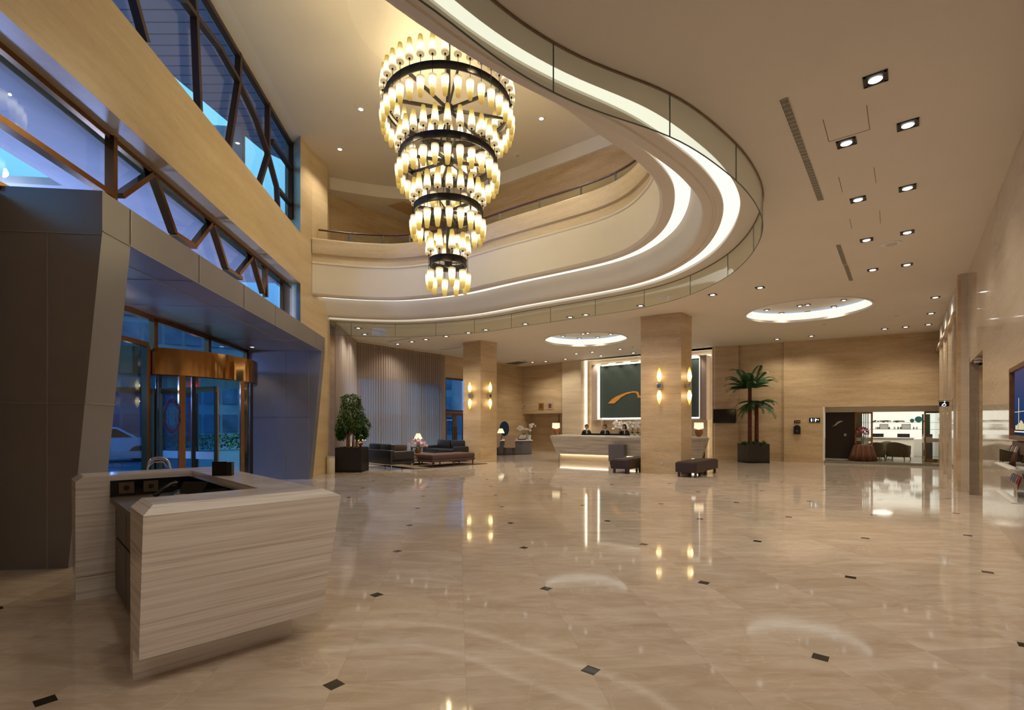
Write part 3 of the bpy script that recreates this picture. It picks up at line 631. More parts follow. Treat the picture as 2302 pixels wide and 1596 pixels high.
joint([(nt(ND, T2-.004, 1.75), nt(NF(1.75), T2-.004, 1.75))]); joint([(nt(-4.75, T2-.004, 0), nt(-4.75, T2-.004, 3.58))]); joint([(nt(-4.1, T2-.004, 0), nt(-4.1, T2-.004, 3.58))])
joint([(nt(-4.25, T1, 3.586), nt(-4.25, T2, 3.586))]); joint([(nt(-3.76, t, 3.586), nt(ND, t, 3.586)) for t in (7.6, 9.2, 10.8, 12.6)])
# door screen and revolving door
ds = thing('door_3', None, None, nt(ND, 10, 0), kind='structure')
mb = MB()
mb.nbox(ND-.05, ND+.05, T1, T2, 3.50, 3.59); mb.nbox(ND-.05, ND+.05, T1, 9.95, 2.98, 3.06)
for u in (345, 467, 553): p = onn(u, 780, ND); t_v = -p.x*FS+p.y*FC; mb.nbox(ND-.05, ND+.05, t_v-.06, t_v+.06, 2.95, 3.55)
mb.nbox(ND-.05, ND+.05, T1, T1+.12, 0, 3.5); mb.nbox(ND-.05, ND+.05, T2-.10, T2, 0, 3.5)
for t_v in (8.1, 9.95): mb.nbox(ND-.05, ND+.05, t_v-.05, t_v+.05, 0, 3.0)
obj('door_frame', mb, M['copper'], ds, world=True)
mb = MB(); mb.nbox(ND-.005, ND+.005, T1, T2, 3.02, 3.55); obj('glass_pane', mb, M['glass'], ds, world=True)
mb = MB(); mb.nbox(ND-.005, ND+.005, T1, 9.95, 0, 3.02); obj('glass_pane', mb, M['glass_tint'], ds, world=True)
DC = Vector((-8.0, 11.2)); DR = 2.0
rd = thing('revolving_door', 'polished bronze revolving door drum with dark glass inside the grey portal', 'revolving door', (DC.x, DC.y, 0))
def arc(r, a0, a1, z, n=24): return [Vector((r*math.cos(a0+(a1-a0)*i/n), r*math.sin(a0+(a1-a0)*i/n), z)) for i in range(n+1)]
mb = MB(); mb.loft([[p for p in arc(DR, 0, 2*PI, 2.50, 64)][:-1], [p for p in arc(DR, 0, 2*PI, 3.02, 64)][:-1], [p for p in arc(DR-.08, 0, 2*PI, 3.02, 64)][:-1]], cap=True); obj('canopy_band', mb, M['gold'], rd, smooth=True)
mb = MB(); mb.loft([[p for p in arc(DR-.02, 0, 2*PI, 2.48, 48)][:-1], [p for p in arc(DR-.02, 0, 2*PI, 2.50, 48)][:-1]]); obj('canopy_soffit', mb, M['blackgl'], rd)
mb = MB(); mb.bar((.95, -1.775, 2.5), (.95, -1.775, 3.02), .03, .03); obj('band_seam', mb, M['black'], rd)
def ang(u):
    k = (u-CX)/FP; best = None
    for i in range(2000):
        a = -PI+2*PI*i/2000; x = DC.x+DR*math.cos(a); y = DC.y+DR*math.sin(a)
        d = abs(x/y-k); 
        nd = (x*math.cos(a)+y*math.sin(a)) < 0
        if nd and (best is None or d < best[0]): best = (d, a)
    return best[1]
for u, w, m in ((330, .10, 'frame'), (409, .13, 'copper'), (436, .08, 'black'), (547, .09, 'copper'), (568, .07, 'black')):
    a = ang(u); mb = MB(); mb.tube([(DR*.985*math.cos(a), DR*.985*math.sin(a), 0), (DR*.985*math.cos(a), DR*.985*math.sin(a), 2.5)], w*.6, 4); obj('post', mb, M[m], rd)
for a0, a1 in ((ang(330), ang(409)), (ang(547), ang(568)), (ang(330)+PI, ang(409)+PI)):
    mb = MB(); mb.loft([[p for p in arc(DR-.03, a0, a1, z, 12)] for z in (0, 2.5)], cap=False, closed=False); obj('curved_glass', mb, M['glass_tint'], rd, smooth=True)
mb = MB(); mb.tube([(0, 0, 0), (0, 0, 2.48)], .06, 12); obj('centre_shaft', mb, M['frame'], rd, smooth=True)
a = ang(452); b = ang(540)
for a in (ang(500)+.0, ang(500)+2*PI/3, ang(500)+4*PI/3):
    dx_, dy_ = math.cos(a), math.sin(a)
    mb = MB()
    for r0_, r1_, z0_, z1_ in ((.06, 1.86, 2.22, 2.34), (.06, 1.86, .02, .14)): mb.bar((dx_*r0_, dy_*r0_, (z0_+z1_)/2), (dx_*r1_, dy_*r1_, (z0_+z1_)/2), .05, z1_-z0_)
    for r_ in (.10, 1.82): mb.bar((dx_*r_, dy_*r_, .02), (dx_*r_, dy_*r_, 2.34), .05, .08)
    w_ = obj('door_wing', mb, M['copper'], rd); mb = MB(); mb.bar((dx_*.1, dy_*.1, 1.17), (dx_*1.8, dy_*1.8, 1.17), .01, 2.1); obj('glass_pane', mb, M['glass_tint'], w_)
    mb = MB(); mb.bar((dx_*.15, dy_*.15, .86), (dx_*1.78, dy_*1.78, .86), .014, .16); obj('warning_band', mb, pbr('frosted_band', (.30, .42, .50), .6), w_)
mb = MB(); mb.bar((DC.x+1.0, DC.y-1.55, 2.3), (DC.x+1.0, DC.y-1.55, 2.3), .1, .1)
# ornament and notice hanging in the door
p = at(387, 935, 8.9); om = thing('hanging_ornament', 'dark red pointed filigree ornament with teal centre behind the door glass', 'ornament', p, .5)
mb = MB()
def lens(k, n=40): return [Vector((.125*k*math.sin(a)*(1+.10*math.cos(6*a)), 0, -.30*k*math.cos(a)*(1 if abs(math.cos(a)) < .8 else 1.0))) for a in [2*PI*i/n for i in range(n+1)]]
for k_ in (1.0, .86): mb.tube(lens(k_), .010, 5)
for i in range(14):
    a = 2*PI*i/14; c_ = Vector((.118*math.sin(a), 0, -.28*math.cos(a))); mb.tube([c_+Vector((.022*math.cos(b_)*(1-b_/9), -.01, .03*math.sin(b_)*(1-b_/9))) for b_ in [j*.8 for j in range(8)]], .006, 4)
mb.tube([(0, 0, .28), (0, 0, .42)], .008, 5); mb.tube([(0, 0, -.28), (0, 0, -.38)], .008, 5); obj('filigree_rim', mb, pbr('oxblood_lacquer', (.09, .012, .012), .4), om)
mb = MB(); mb.tube(lens(.62), .006, 4)
for i in range(8): z_o = -.15+.043*i; mb.tube([Vector(((-.045+.09*j/5)*(1-abs(z_o)*2), -.006, z_o+.016*math.sin(j*2.1+i*1.7))) for j in range(6)], .006, 4)
for x_o in (-.03, .0, .03): mb.tube([Vector((x_o+.008*math.sin(j*1.9), -.006, -.15+.06*j)) for j in range(6)], .005, 4)
obj('centre_motif', mb, M['teal'], om)
mb = MB(); q = at(327, 932, 10.6); mb.box(-.05, .05, -.01, .01, -.17, .17); obj('notice_board', mb, pbr('pale_notice', (.5, .6, .68), .6), label='pale notice sheet stuck on the revolving door glass', cat='notice').location = q

# ------------------------------------------------------------------ outside
mb = MB(); mb.poly([(-90, -10, -.03), nt(-5.8, -10, -.03), nt(-5.8, 21, -.03), (-8.2, 21.6, -.03), (0, 32, -.03), (0, 120, -.03), (-90, 120, -.03)]); struct('ground', mb, M['asphalt'])
mb = MB(); ee = [(-9.4, 4.0), (-8.15, 11.84), (-7.62, 15.15), (-7.5, 16.0)]
mb.poly([(nt(-4.9, -6, 9.9)), Vector((-11, -6, 9.9)), Vector((-9.4, 4, 9.9)), Vector((-8.15, 11.84, 9.9)), Vector((-7.62, 15.15, 9.9)), Vector((-6.9, 16.2, 9.9)), nt(-4.9, 15.2, 9.9)]); 
T = NT('eave_boards'); zz = T.n('SeparateXYZ', {0: T.n('NewGeometry').outputs['Position']}).outputs[1]
ln = T.math('GREATER_THAN', T.math('FRACT', T.math('MULTIPLY', zz, 3.2)), .9)
M['eave'] = T.end(T.n('BsdfPrincipled', {'Base Color': T.mix(ln, (.44, .44, .66), (.14, .15, .28)), 'Roughness': .6}).outputs[0])
struct('roof_eave', mb, M['eave'])
mb = MB(); mb.nbox(-6.7, -4.9, 2.0, 9.3, 5.62, 5.75); mb.nbox(-9.6, -4.9, 9.3, 15.0, 5.62, 5.75); mb.nbox(-4.99, -4.9, 2.0, 15.0, 5.45, 5.62); struct('roof_porch', mb, M['bluewall'])
mb = MB(); mb.nbox(-9.6, -5.9, 14.5, 14.7, 5.76, 9.8) ; struct('wall_porch', mb, M['bluewall'])
for _p in ((-8.6, 8.0, 5.3), (-9.6, 12.2, 5.3), (-7.4, 5.0, 5.3)): light('porch_fill', 'POINT', _p, 24, (.72, .80, 1.0), None, .15)  # added cool fill lights, only to brighten the porch soffit
light('porch_fill', 'POINT', (-7.05, 7.3, 2.2), 130, (.42, .50, 1.0), None, .2)  # added blue fill, tints the inner panel of the portal
for _p in ((-10.5, 9.5, 3.0), (-11.0, 13.0, 2.6)): light('blue_door_fill', 'POINT', _p, 800, (.34, .46, 1.0), None, .4)  # invented blue fill outside, throws dusk colour in through the door
for i, (x, y, w, d, h) in enumerate(((-41, 56, 30, 8, 13), (-14, 80, 9, 8, 17), (-58, 40, 9, 9, 9), (-16, 58, 7, 8, 11))):
    b_ = thing('street_building', ['long blue dusk office block across the street', 'tall dark block behind the street trees', 'low block furthest to the side across the street', 'narrow block seen through the far side window'][i], 'building', (x, y, 0), .6)
    mb = MB(); mb.box(-w/2, w/2, -d/2, d/2, 0, h); obj('wall', mb, M['citywall'], b_)
    mb = MB(); mb.box(-w/2-.2, w/2+.2, -d/2-.2, d/2+.2, h, h+.4); obj('roof', mb, M['grey'], b_)
    for r in range(int(h//3.2)):
        mb = MB()
        for k in range(int(w//1.8)): mb.box(-w/2+.25+k*1.8, -w/2+1.75+k*1.8, -d/2-.12, -d/2+.02, r*3.2+.7, r*3.2+2.7)
        obj('window_row', mb, M['glass_tint'] if 0 else M['cityglass'], b_)
hd = MB(); random.seed(3)
for k in range(3200):
    a = random.uniform(-7, 7); c = Vector((-22+a*.8+random.uniform(-.4, .4), 27+a*.6+random.uniform(-.4, .4), random.uniform(.05, .95))); r = .10; d = Vector((random.gauss(0, 1), random.gauss(0, 1), random.gauss(0, 1))).normalized()*r; e = d.cross(Vector((.3, .2, 1))).normalized()*r*.6
    hd.quad(c-d, c-e, c+d, c+e)
obj('hedge', hd, M['leaf'], label='low dark clipped hedge across the driveway outside the doors', cat='hedge')
car = thing('car', 'silver car parked outside beyond the revolving door', 'car', (-17.2, 20.5, 0), .75)
mb = MB(); mb.loft([[(x, y*w, z) for x, z in ((-2.1, .35), (-2.15, .8), (-1.3, .95), (-.7, 1.4), (.6, 1.42), (1.3, .98), (2.1, .85), (2.15, .35))] for y, w in ((-.85, 1), (-.6, 1.05), (.6, 1.05), (.85, 1))]); obj('body', mb, M['silver'], car)
mb = MB(); mb.loft([[(x, y, z) for x, z in ((-1.15, 1.0), (-.65, 1.34), (.55, 1.36), (1.1, 1.0))] for y in (-.88, .88)]); obj('windows', mb, M['blackgl'], car)
for sx_ in (-1.3, 1.3):
    for sy_ in (-.8, .8): mb = MB(); mb.tube([(sx_, sy_-.1, .33), (sx_, sy_+.1, .33)], .33, 16); obj('wheel', mb, M['black'], car)
sg_ = thing('street_sign', 'tall red lit sign with white characters outside beside the door', 'sign', (-11.97, 18.6, 0), .5)
mb = MB(); mb.box(-.16, .16, -.06, .06, .9, 2.45); obj('panel', mb, M['red'], sg_)
mb = MB()
for k in range(5):
    z = 2.28-k*.24; mb.box(-.08, .08, -.075, -.06, z, z+.02); mb.box(-.012, .012, -.075, -.06, z-.09, z+.05); mb.box(-.07, -.05, -.075, -.06, z-.10, z-.02+(k % 2)*.06); mb.box(.05, .07, -.075, -.06, z-.10+(k % 3)*.03, z-.02); mb.box(-.06, .06, -.075, -.06, z-.07+(k % 2)*.02, z-.055+(k % 2)*.02)
obj('characters', mb, M['litwhite'], sg_); mb = MB(); mb.box(-.08, .08, -.05, .05, 0, .8); obj('post', mb, M['grey'], sg_)

# ------------------------------------------------------------------ ceiling downlights
def downlight(p, desc, rot=0.0, sz=.20, e=1.0, grp='square ceiling downlights', lamp=True, tint=(1, .88, .70)):
    t = thing('ceiling_downlight', desc, 'ceiling light', p, rot, grp)
    mb = MB(); a = sz/2; b = a*.92
    for x0, x1, y0, y1 in ((-a, a, -a, -b+.02), (-a, a, b-.02, a), (-a, -b+.02, -b, b), (b-.02, a, -b, b)): mb.box(x0, x1, y0, y1, -.008, .0)
    mb.box(-a, a, -a, a, -.003, -.001)
    obj('housing', mb, M['black'], t)
    mb = MB(); mb.lathe([(sz*.30, -.012), (sz*.26, -.016), (.004, -.018)], n=14); obj('lens', mb, M['lens'], t)
    if lamp: light('downlight_lamp', 'SPOT', (0, 0, -.04), E_DOWN*e, tint, t, .11, cone=2.3, blend=.9)
    return t
WR_A = math.radians(51.3)
ordn = ['first', 'second', 'third', 'fourth', 'fifth', 'sixth', 'seventh', 'eighth', 'ninth']
rows = [([(2041,279.6),(2040,422),(2039.6,522),(2039,594.5)], 'square downlight, %s from the camera in the row nearer the side wall', 1.0),
        ([(1902.7,320.4),(1929,448),(1948,539),(1962,606)], 'square downlight, %s from the camera in the row beside the linear vents', 1.0),
        ([(2102.7,668),(2093,704),(2087,729)], 'small square downlight, %s of three running towards the shop corner', 1.0),
        ([(1988.7,739),(2036,734.6)], 'square downlight above the shop entrance, %s from the palm side', 1.0),
        ([(1747,762),(1824,755)], 'square downlight close to the back wall by the palm, %s of two', 1.3),
        ([(1708.6,646),(1602,662),(1440,686.6),(1317,706.9),(1281.8,712.4),(1181,727.7)], 'square downlight, %s counted from the shop side in the row outside the glass baffle', 1.45),
        ([(1092,741),(1053,747.5),(1003,755.5),(957.5,762.5),(926,767.7),(894,773)], 'square downlight, %s counted from the far pillar along the curtain side row', 1.6),
        ([(820,751),(805.6,737)], 'square downlight over the potted tree, %s of two', 1.5),
        ([(1424,793),(1394,784.7),(1331.5,791),(1295.7,794.8),(1351,799.6),(1271,807),(1227,812),(1197,814)], 'small downlight in front of the reception wall, %s counted from the near pillar', 1.3)]
for pts, lab, e in rows:
    for i, (u, v) in enumerate(pts): downlight(cl(u, v)-Vector((0, 0, .002)), lab % ordn[i], WR_A, .2, e)
for c, pts, nm in ((R1c, [(1723.5,697),(1757,704),(1798,687.3),(1815.6,685.2),(1816,700.9),(1874.7,689.4),(1897,674.5)], 'palm side'), (R2c, [(1265.4,755.5),(1302.6,760.4),(1311,750),(1321.4,748.6),(1343.6,758),(1372.8,751)], 'reception')):
    for i, (u, v) in enumerate(pts): downlight(cl(u, v, ZC+.31), 'small downlight inside the %s round ceiling recess, %s across' % (nm, ordn[i]), WR_A, .16, .5, 'downlights inside the round recesses')
for i, (x, y) in enumerate([(1.2, 2.0), (3.6, 4.9), (.2, .4), (-1.2, -1.2), (-.45, 1.75)]):   # rows assumed to carry on overhead, added for fill and to light the desk
    downlight(Vector((x, y, ZC-.002)), 'added square downlight above the camera position', WR_A, .2, 1.0, 'added downlights overhead beyond the picture')
for i, (u, v) in enumerate([(811,245),(764,335),(1217,266)]):
    p = cl(u, v, ZA-.002); t = thing('atrium_downlight', 'tiny round starry downlight in the high atrium ceiling, ' + ['left of the chandelier and higher', 'nearest the pilaster', 'on the gallery side of the chandelier'][i], 'ceiling light', p, 0, 'atrium ceiling downlights')
    mb = MB(); mb.lathe([(.09, -.004), (.08, -.012), (.06, -.012)], n=16); obj('rim', mb, M['white'], t)
    mb = MB(); mb.lathe([(.06, -.013), (.05, -.016), (.002, -.018)], n=12); obj('lens', mb, M['lens'], t); light('downlight_lamp', 'SPOT', (0, 0, -.05), 170, (1, .86, .66), t, .05, cone=2.0)
p = cl(567, 780, 3.585); t = thing('portal_downlight', 'small round downlight in the dark portal soffit', 'ceiling light', p); mb = MB(); mb.lathe([(.07, -.003), (.002, -.012)], n=12); obj('lens', mb, M['lens'], t)
mb = MB(); mb.lathe([(.09, -.001), (.085, -.006), (.07, -.006)], n=16); obj('rim', mb, M['chrome'], t)
light('downlight_lamp', 'SPOT', (0, 0, -.04), 25, (1, .9, .75), t, .04, cone=1.6)
# linear grilles
def grille(q, desc, n=6, cross=16):
    q = [cl(*x) for x in q]; c = sum(q, Vector())/4; t = thing('ceiling_grille', desc, 'air vent', c)
    a, b, d, e = q; mb = MB()
    dn = Vector((0, 0, -.004)); mb.quad(a+dn, b+dn, d+dn, e+dn); obj('backing', mb, M['black'], t, world=True); mb = MB()
    for k in range(n+1): f = k/n; mb.bar(a.lerp(b, f)+dn*2, e.lerp(d, f)+dn*2, .0035, .005)
    obj('slat', mb, M['cream'], t, world=True); mb = MB()
    for k in range(cross+1): f = k/cross; mb.bar(a.lerp(e, f)+dn*2.4, b.lerp(d, f)+dn*2.4, .003, .003)
    obj('cross_bar', mb, M['cream'], t, world=True)
z5 = lambda x, y: (1400+x/2.55, y/2.55)
grille([z5(899,575), z5(946,558), z5(1067,904), z5(1030,913)], 'long dark slatted linear ceiling vent, segment nearest the camera')
grille([z5(1032,918), z5(1070,910), z5(1153,1143), z5(1118,1150)], 'second segment of the long slatted ceiling vent, joined to the first')
z6 = lambda x, y: (1400+x/2.8775, 500+y/2.8775)
grille([z6(1379,146), z6(1408,141), z6(1451,270), z6(1424,273)], 'shorter slatted ceiling vent nearer the round recess, first half', 5, 12)
grille([z6(1429,276), z6(1456,274), z6(1490,374), z6(1465,377)], 'shorter slatted ceiling vent, half closest to the round recess', 5, 12)
grille([(871,768.6),(872,768.0),(923.5,760),(922,761)], 'thin dark slot vent over the curtain side seats', 1, 2)
grille([(986,787.2),(988,786.6),(1037,780),(1036,780.8)], 'thin dark slot vent beside the far pillar', 1, 2)
grille([(1134,817),(1164,812),(1188,813.5),(1160,820)], 'square dark ceiling vent over the concierge desk', 6, 6)
q = [(872,462),(908,452),(955,470),(922,484)]; q = [onz(u, v, ZG) for u, v in q]; mb = MB(); mb.hexa([x-Vector((0, 0, .02)) for x in q], [x-Vector((0, 0, .001)) for x in q]); obj('ceiling_hatch', mb, M['trav'], label='square tan access hatch in the gallery ceiling', cat='hatch')
for u, v, z, r, d in ((2003,547.6,ZC,.17,'round white ceiling speaker between the two downlight rows'),(1852.8,728.7,ZC,.08,'small smoke detector between the round recess and back wall'),(2015,708,ZC,.13,'flat round ceiling speaker near the shop corner'),(1163,349,ZA,.12,'round detector on the high atrium ceiling'),(848,458,ZG,.11,'round detector on the gallery ceiling'),(1178,811-2,ZC,.09,'small detector over the reception nook'),(862,752,ZC,.08,'small detector seen through the glass baffle'),(1422,780,ZC,.08,'small detector beside the near pillar')):
    p = cl(u, v, z-.001); t = thing('ceiling_detector', d, 'detector', p); mb = MB(); mb.lathe([(r, 0), (r*.96, -.012), (r*.7, -.016)], n=20); obj('base', mb, M['white'], t, smooth=True)
    mb = MB(); mb.lathe([(r*.55, -.016), (r*.5, -.03), (.003, -.034)], n=16); obj('cap', mb, M['silver'], t, smooth=True)
# access-panel joints in the ceiling
mb = MB()
for pl in ([(1148,685),(1182,812),(1416,742),(1398,603)], [(1238,1015),(1259,1102)], [(1440,960),(1452,1050)], [(1301,1255),(1313,1312)], [(1473,1205),(1477,1280)]):
    P_l = [cl(*z5(*p))-Vector((0, 0, .001)) for p in pl]
    for a, b in zip(P_l, P_l[1:]): mb.bar(a, b, .006, .002)
struct('trim_9', mb, M['frame'])

# ------------------------------------------------------------------ chandelier
cd = thing('chandelier', 'four tier bronze ring chandelier with glowing amber glass shades above the lobby', 'chandelier', (RC[0], RC[1], 4.3))
cx, cy_ = RC
mb = MB(); mb.tube([(cx, cy_, 4.7), (cx, cy_, ZA+.3)], .045, 12); obj('central_pole', mb, M['bronze'], cd, world=True, smooth=True)
mb = MB(); mb.lathe([(.25, ZA+.36), (.22, ZA+.28), (.06, ZA+.24)], c=(cx, cy_, 0), n=24); obj('ceiling_rose', mb, M['bronze'], cd, world=True)
shades = []
for k, (z, R, N, ns) in enumerate([(7.9, 1.25, 36, 8), (6.85, .953, 27, 8), (5.83, .67, 20, 6), (4.79, .36, 10, 0)]):
    mb = MB(); n = 72; rr = []
    for j in range(n):
        a = 2*PI*j/n; rr.append([Vector((cx+r*math.cos(a), cy_+r*math.sin(a), zz)) for r, zz in ((R-.012, z-.07), (R+.012, z-.07), (R+.02, z-.062), (R+.012, z-.05), (R+.012, z+.05), (R+.02, z+.062), (R+.012, z+.07), (R-.012, z+.07), (R-.03, z+.06), (R-.012, z+.045), (R-.012, z-.045), (R-.03, z-.06))])
    rr.append(rr[0]); o_ = len(mb.v); m_ = len(rr[0])
    for r in rr: mb.v += r
    for i in range(n):
        for j in range(m_): q = (j+1) % m_; mb.f.append((i*m_+j, i*m_+q, (i+1)*m_+q, (i+1)*m_+j))
    obj('ring', mb, M['bronze'], cd, world=True, smooth=True)
    mb = MB(); mb.tube([(cx, cy_, z-.07), (cx, cy_, z+.07)], .10 if ns else .07, 16); obj('hub', mb, M['bronze'], cd, world=True)
    for j in range(ns):
        a = 2*PI*(j+.35)/ns; mb = MB(); mb.bar((cx+.08*math.cos(a), cy_+.08*math.sin(a), z), (cx+(R-.01)*math.cos(a), cy_+(R-.01)*math.sin(a), z), .035, .06); obj('spoke', mb, M['bronze'], cd, world=True)
    if not ns:
        for j in range(3):
            a = 2*PI*j/3; mb = MB(); mb.bar((cx, cy_, z), (cx+(R-.01)*math.cos(a), cy_+(R-.01)*math.sin(a), z), .02, .02); obj('spoke', mb, M['bronze'], cd, world=True)
    for j in range(N):
        a = 2*PI*(j+.5)/N-PI/2; x, y = cx+(R+.032)*math.cos(a), cy_+(R+.032)*math.sin(a)
        mb = MB(); mb.tube([(x, y, z-.26), (x, y, z+.17)], .006, 5)
        mb.ball((x, y, z+.165), .022, n=8, m=5)
        obj('stem', mb, M['bronze'], cd, world=True)
        for sg in (1, -1): shades.append((y, x, z+(.17 if sg > 0 else -.21), sg))
    for j in range(4):
        a = 2*PI*j/4+.6+k*.4; light('chandelier_bulbs', 'POINT', ((R+.03)*math.cos(a), (R+.03)*math.sin(a), z-4.3+((.42 if j % 2 else -.40) if k == 0 else -.40)), E_CHAND*N/36/4*(2.3 if k == 0 else .72), (1, .78, .42), cd, .10)
pr = [(.006, .004), (.064, .0), (.071, .004), (.072, .03), (.069, .11), (.059, .20), (.048, .29), (.039, .355), (.034, .362), (.006, .358)]; tt = [.05, 0, .0, .08, .31, .55, .8, .98, 1, 1]
base_sh = {}
for sg in (1, -1):
    mb = MB(); mb.lathe([(r, z*sg) for r, z in pr], n=14, t=tt); base_sh[sg] = mb
shades.sort(key=lambda s: s[0]+(0 if s[1] else 0)); me_of = {}
rest = MB()
for i, (y, x, z, sg) in enumerate(shades):
    if i < 100:
        if sg not in me_of:
            o = obj('glass_shade', base_sh[sg], M['shade'], cd, smooth=True); me_of[sg] = o
        else: o = me_of[sg].copy(); COL.objects.link(o)
        o.location = (x-cx, y-cy_, z-4.3)
    else:
        b = base_sh[sg]; rest.add([v+Vector((x, y, z)) for v in b.v], b.f, [b.t[j] for j in range(len(b.v))])
obj('rear_glass_shades', rest, M['shade'], cd, kind='stuff', world=True, smooth=True)

# ------------------------------------------------------------------ foreground marble desk
KO = (-2.318, 3.004); KA = math.radians(45)
dk = thing('welcome_desk', 'U-shaped wood-vein marble welcome desk standing beside the grey entrance portal', 'desk', (*KO, 0), KA)
# local frame: x = along the arms (p), y = across (q)
ZT = 1.07
def desk_ring(z, fo, bo, lo, st):  # outer outline and inner cut-out as one U polygon
    return [(st, -fo), (bo, -fo), (bo, lo), (st-.13, lo), (st-.13, 1.93), (.73, 1.90), (.73, 0), (st, 0)]
def ring3(z, *a): return [Vector((x, y, z)) for x, y in desk_ring(z, *a)]
mb = MB(); zs = [(.19, .30, 1.06, 2.24, .0), (1.022, .435, 1.134, 2.37, .0), (ZT, .365, 1.04, 2.30, .055)]
rings = [ring3(z, f, b, l, s) for z, f, b, l, s in zs]; mb.loft(rings, cap=False)
mb.add(rings[-1], tessellate_polygon([rings[-1]])); mb.add(rings[0], tessellate_polygon([rings[0]])); obj('marble_shell', mb, M['stmarble'], dk)
mb = MB(); r = [ring3(z, .10, .92, 2.04, .0) for z in (0, .2)]; mb.loft(r, cap=False); obj('plinth', mb, M['stmarble'], dk)
mb = MB(); mb.box(.10, .73, .005, 1.895, .83, .875); obj('worktop', mb, M['darkcab'], dk)
mb = MB(); mb.box(.16, .73, .005, 1.895, .03, .83); cb = obj('cabinet', mb, M['darkcab'], dk)
for k in range(3):
    for z0, z1 in ((.05, .515), (.535, .815)):
        mb = MB(); mb.box(.135, .16, .02+k*.625, .02+k*.625+.605, z0, z1); dw = obj('drawer', mb, M['darkcab'], dk)
        mb = MB(); mb.tube([(.13, .31+k*.625, z1-.06), (.137, .31+k*.625, z1-.06)], .012, 10); obj('lock', mb, M['chrome'], dw)
mb = MB(); mb.box(.70, .727, .006, 1.895, .875, 1.02); mb.box(.10, .73, 1.885, 1.897, .875, 1.02); obj('back_board', mb, M['blackgl'], dk)
for k, x in enumerate((.16, .34)):
    mb = MB(); mb.box(x, x+.11, 1.872, 1.886, .90, 1.0); q = obj('socket_plate', mb, pbr('tan_socket_%d' % k, (.10, .07, .04), .5), dk)
    mb = MB(); mb.tube([(x+.055, 1.868, .95), (x+.055, 1.873, .95)], .022, 12); obj('socket_hole', mb, M['black'], q)
tp = thing('desk_telephone', 'dark desk telephone with raised handset inside the welcome desk', 'telephone', tuple(Vector((*KO, .875))+Matrix.Rotation(KA, 3, 'Z') @ Vector((.45, 1.05, 0))), KA-.9)
mb = MB(); mb.hexa([(-.10, -.11, 0), (.10, -.11, 0), (.10, .11, 0), (-.10, .11, 0)], [(-.10, -.11, .03), (.10, -.11, .03), (.10, .11, .10), (-.10, .11, .10)]); obj('base', mb, M['black'], tp)
mb = MB(); mb.tube([(-.13, -.09, .07), (-.11, -.03, .12), (-.11, .05, .15), (-.13, .12, .15)], [.022, .014, .014, .022], 8); obj('handset', mb, M['blackgl'], tp, smooth=True)
mb = MB()
for i in range(4):
    for j in range(3): mb.box(-.03+j*.035, -.008+j*.035, -.08+i*.035, -.06+i*.035, .045+i*.011, .056+i*.011)
obj('keypad', mb, M['silver'], tp)
mb = MB(); mb.hexa([(.0, -.0, .06), (.20, -.0, .06), (.20, .012, .06), (.0, .012, .06)], [(.0, .05, .17), (.22, .05, .17), (.22, .06, .17), (.0, .06, .17)]); obj('display_flap', mb, M['black'], tp)
p = Vector((*KO, ZT))+Matrix.Rotation(KA, 3, 'Z') @ Vector((.80, 1.16, 0))
ah = thing('sign_holder', 'black acrylic sign holder standing on the desk top', 'sign holder', p, KA-.62)
mb = MB(); mb.box(-.075, .045, -.02, -.012, 0, .125); mb.box(-.075, .045, .03, .038, 0, .115); obj('plate', mb, M['blackgl'], ah)
mb = MB(); mb.box(.045, .085, -.02, .038, 0, .118); mb.box(-.075, .085, -.02, .038, 0, .008); obj('side', mb, M['black'], ah)
lp = thing('chrome_stand', 'chrome tubular stand with rounded loop showing behind the desk', 'stand', (-3.93, 5.45, 0), .3); lp.scale = (.62, .62, 1)
mb = MB(); q = [(-.17, .1, .02), (-.17, .1, .9), (-.14, .06, 1.04)]+[(-.10+.16*(1-math.cos(a)), -.02, 1.08+.075*math.sin(a)) for a in [PI*i/8 for i in range(9)]]+[(.22, .06, 1.02), (.2, .1, .9), (.2, .1, .02)]
mb.tube(q, .018, 8); obj('tube_loop', mb, M['chrome'], lp, smooth='all'); mb = MB(); mb.bbox(-.25, .28, -.1, .25, 0, .03, .01); obj('base', mb, M['chrome'], lp)
mb = MB(); mb.tube([(-.12, .0, 1.06), (-.02, .0, 1.11), (.12, .0, 1.11), (.18, .02, 1.05)], .01, 6); obj('inner_loop', mb, M['chrome'], lp, smooth=True)

# ------------------------------------------------------------------ curtains
def curtain(name, P0, P1, inward, z0, z1, nf, desc, amp=.06):
    F = Frame(P0, P1); n = nf*10; t = thing(name, desc, 'curtain', F.p(F.L/2, inward, z0)); random.seed(nf)
    ph = [random.uniform(-.35, .35) for _ in range(nf+2)]; am = [random.uniform(.7, 1.15) for _ in range(nf+2)]
    def off(x, k): i = int(x*nf); return amp*am[i]*math.sin(2*PI*x*nf+ph[i]*(x*nf-i)*(1-(x*nf-i))*4)*k
    mb = MB(); rows_ = [(z0, 1.25), (z0+(z1-z0)*.5, 1.1), (z1-.12, .85)]
    mb.loft([[F.p(F.L*i/n, inward+off(i/n, k), z) for i in range(n+1)] for z, k in rows_], cap=False, closed=False); obj('sheer_panel', mb, M['sheer'], t, world=True, smooth='all')
    mb = MB(); mb.loft([[F.p(F.L*i/n, inward+off(i/n, .85), z) for i in range(n+1)] for z in (z1-.12, z1)], cap=False, closed=False); obj('heading_tape', mb, pbr('heading_tape', (.42, .33, .24), .8), t, world=True, smooth='all')
    mb = MB(); mb.fbox(F, 0, F.L, inward-.03, inward+.03, z1, z1+.03); obj('rail', mb, M['white'], t, world=True)
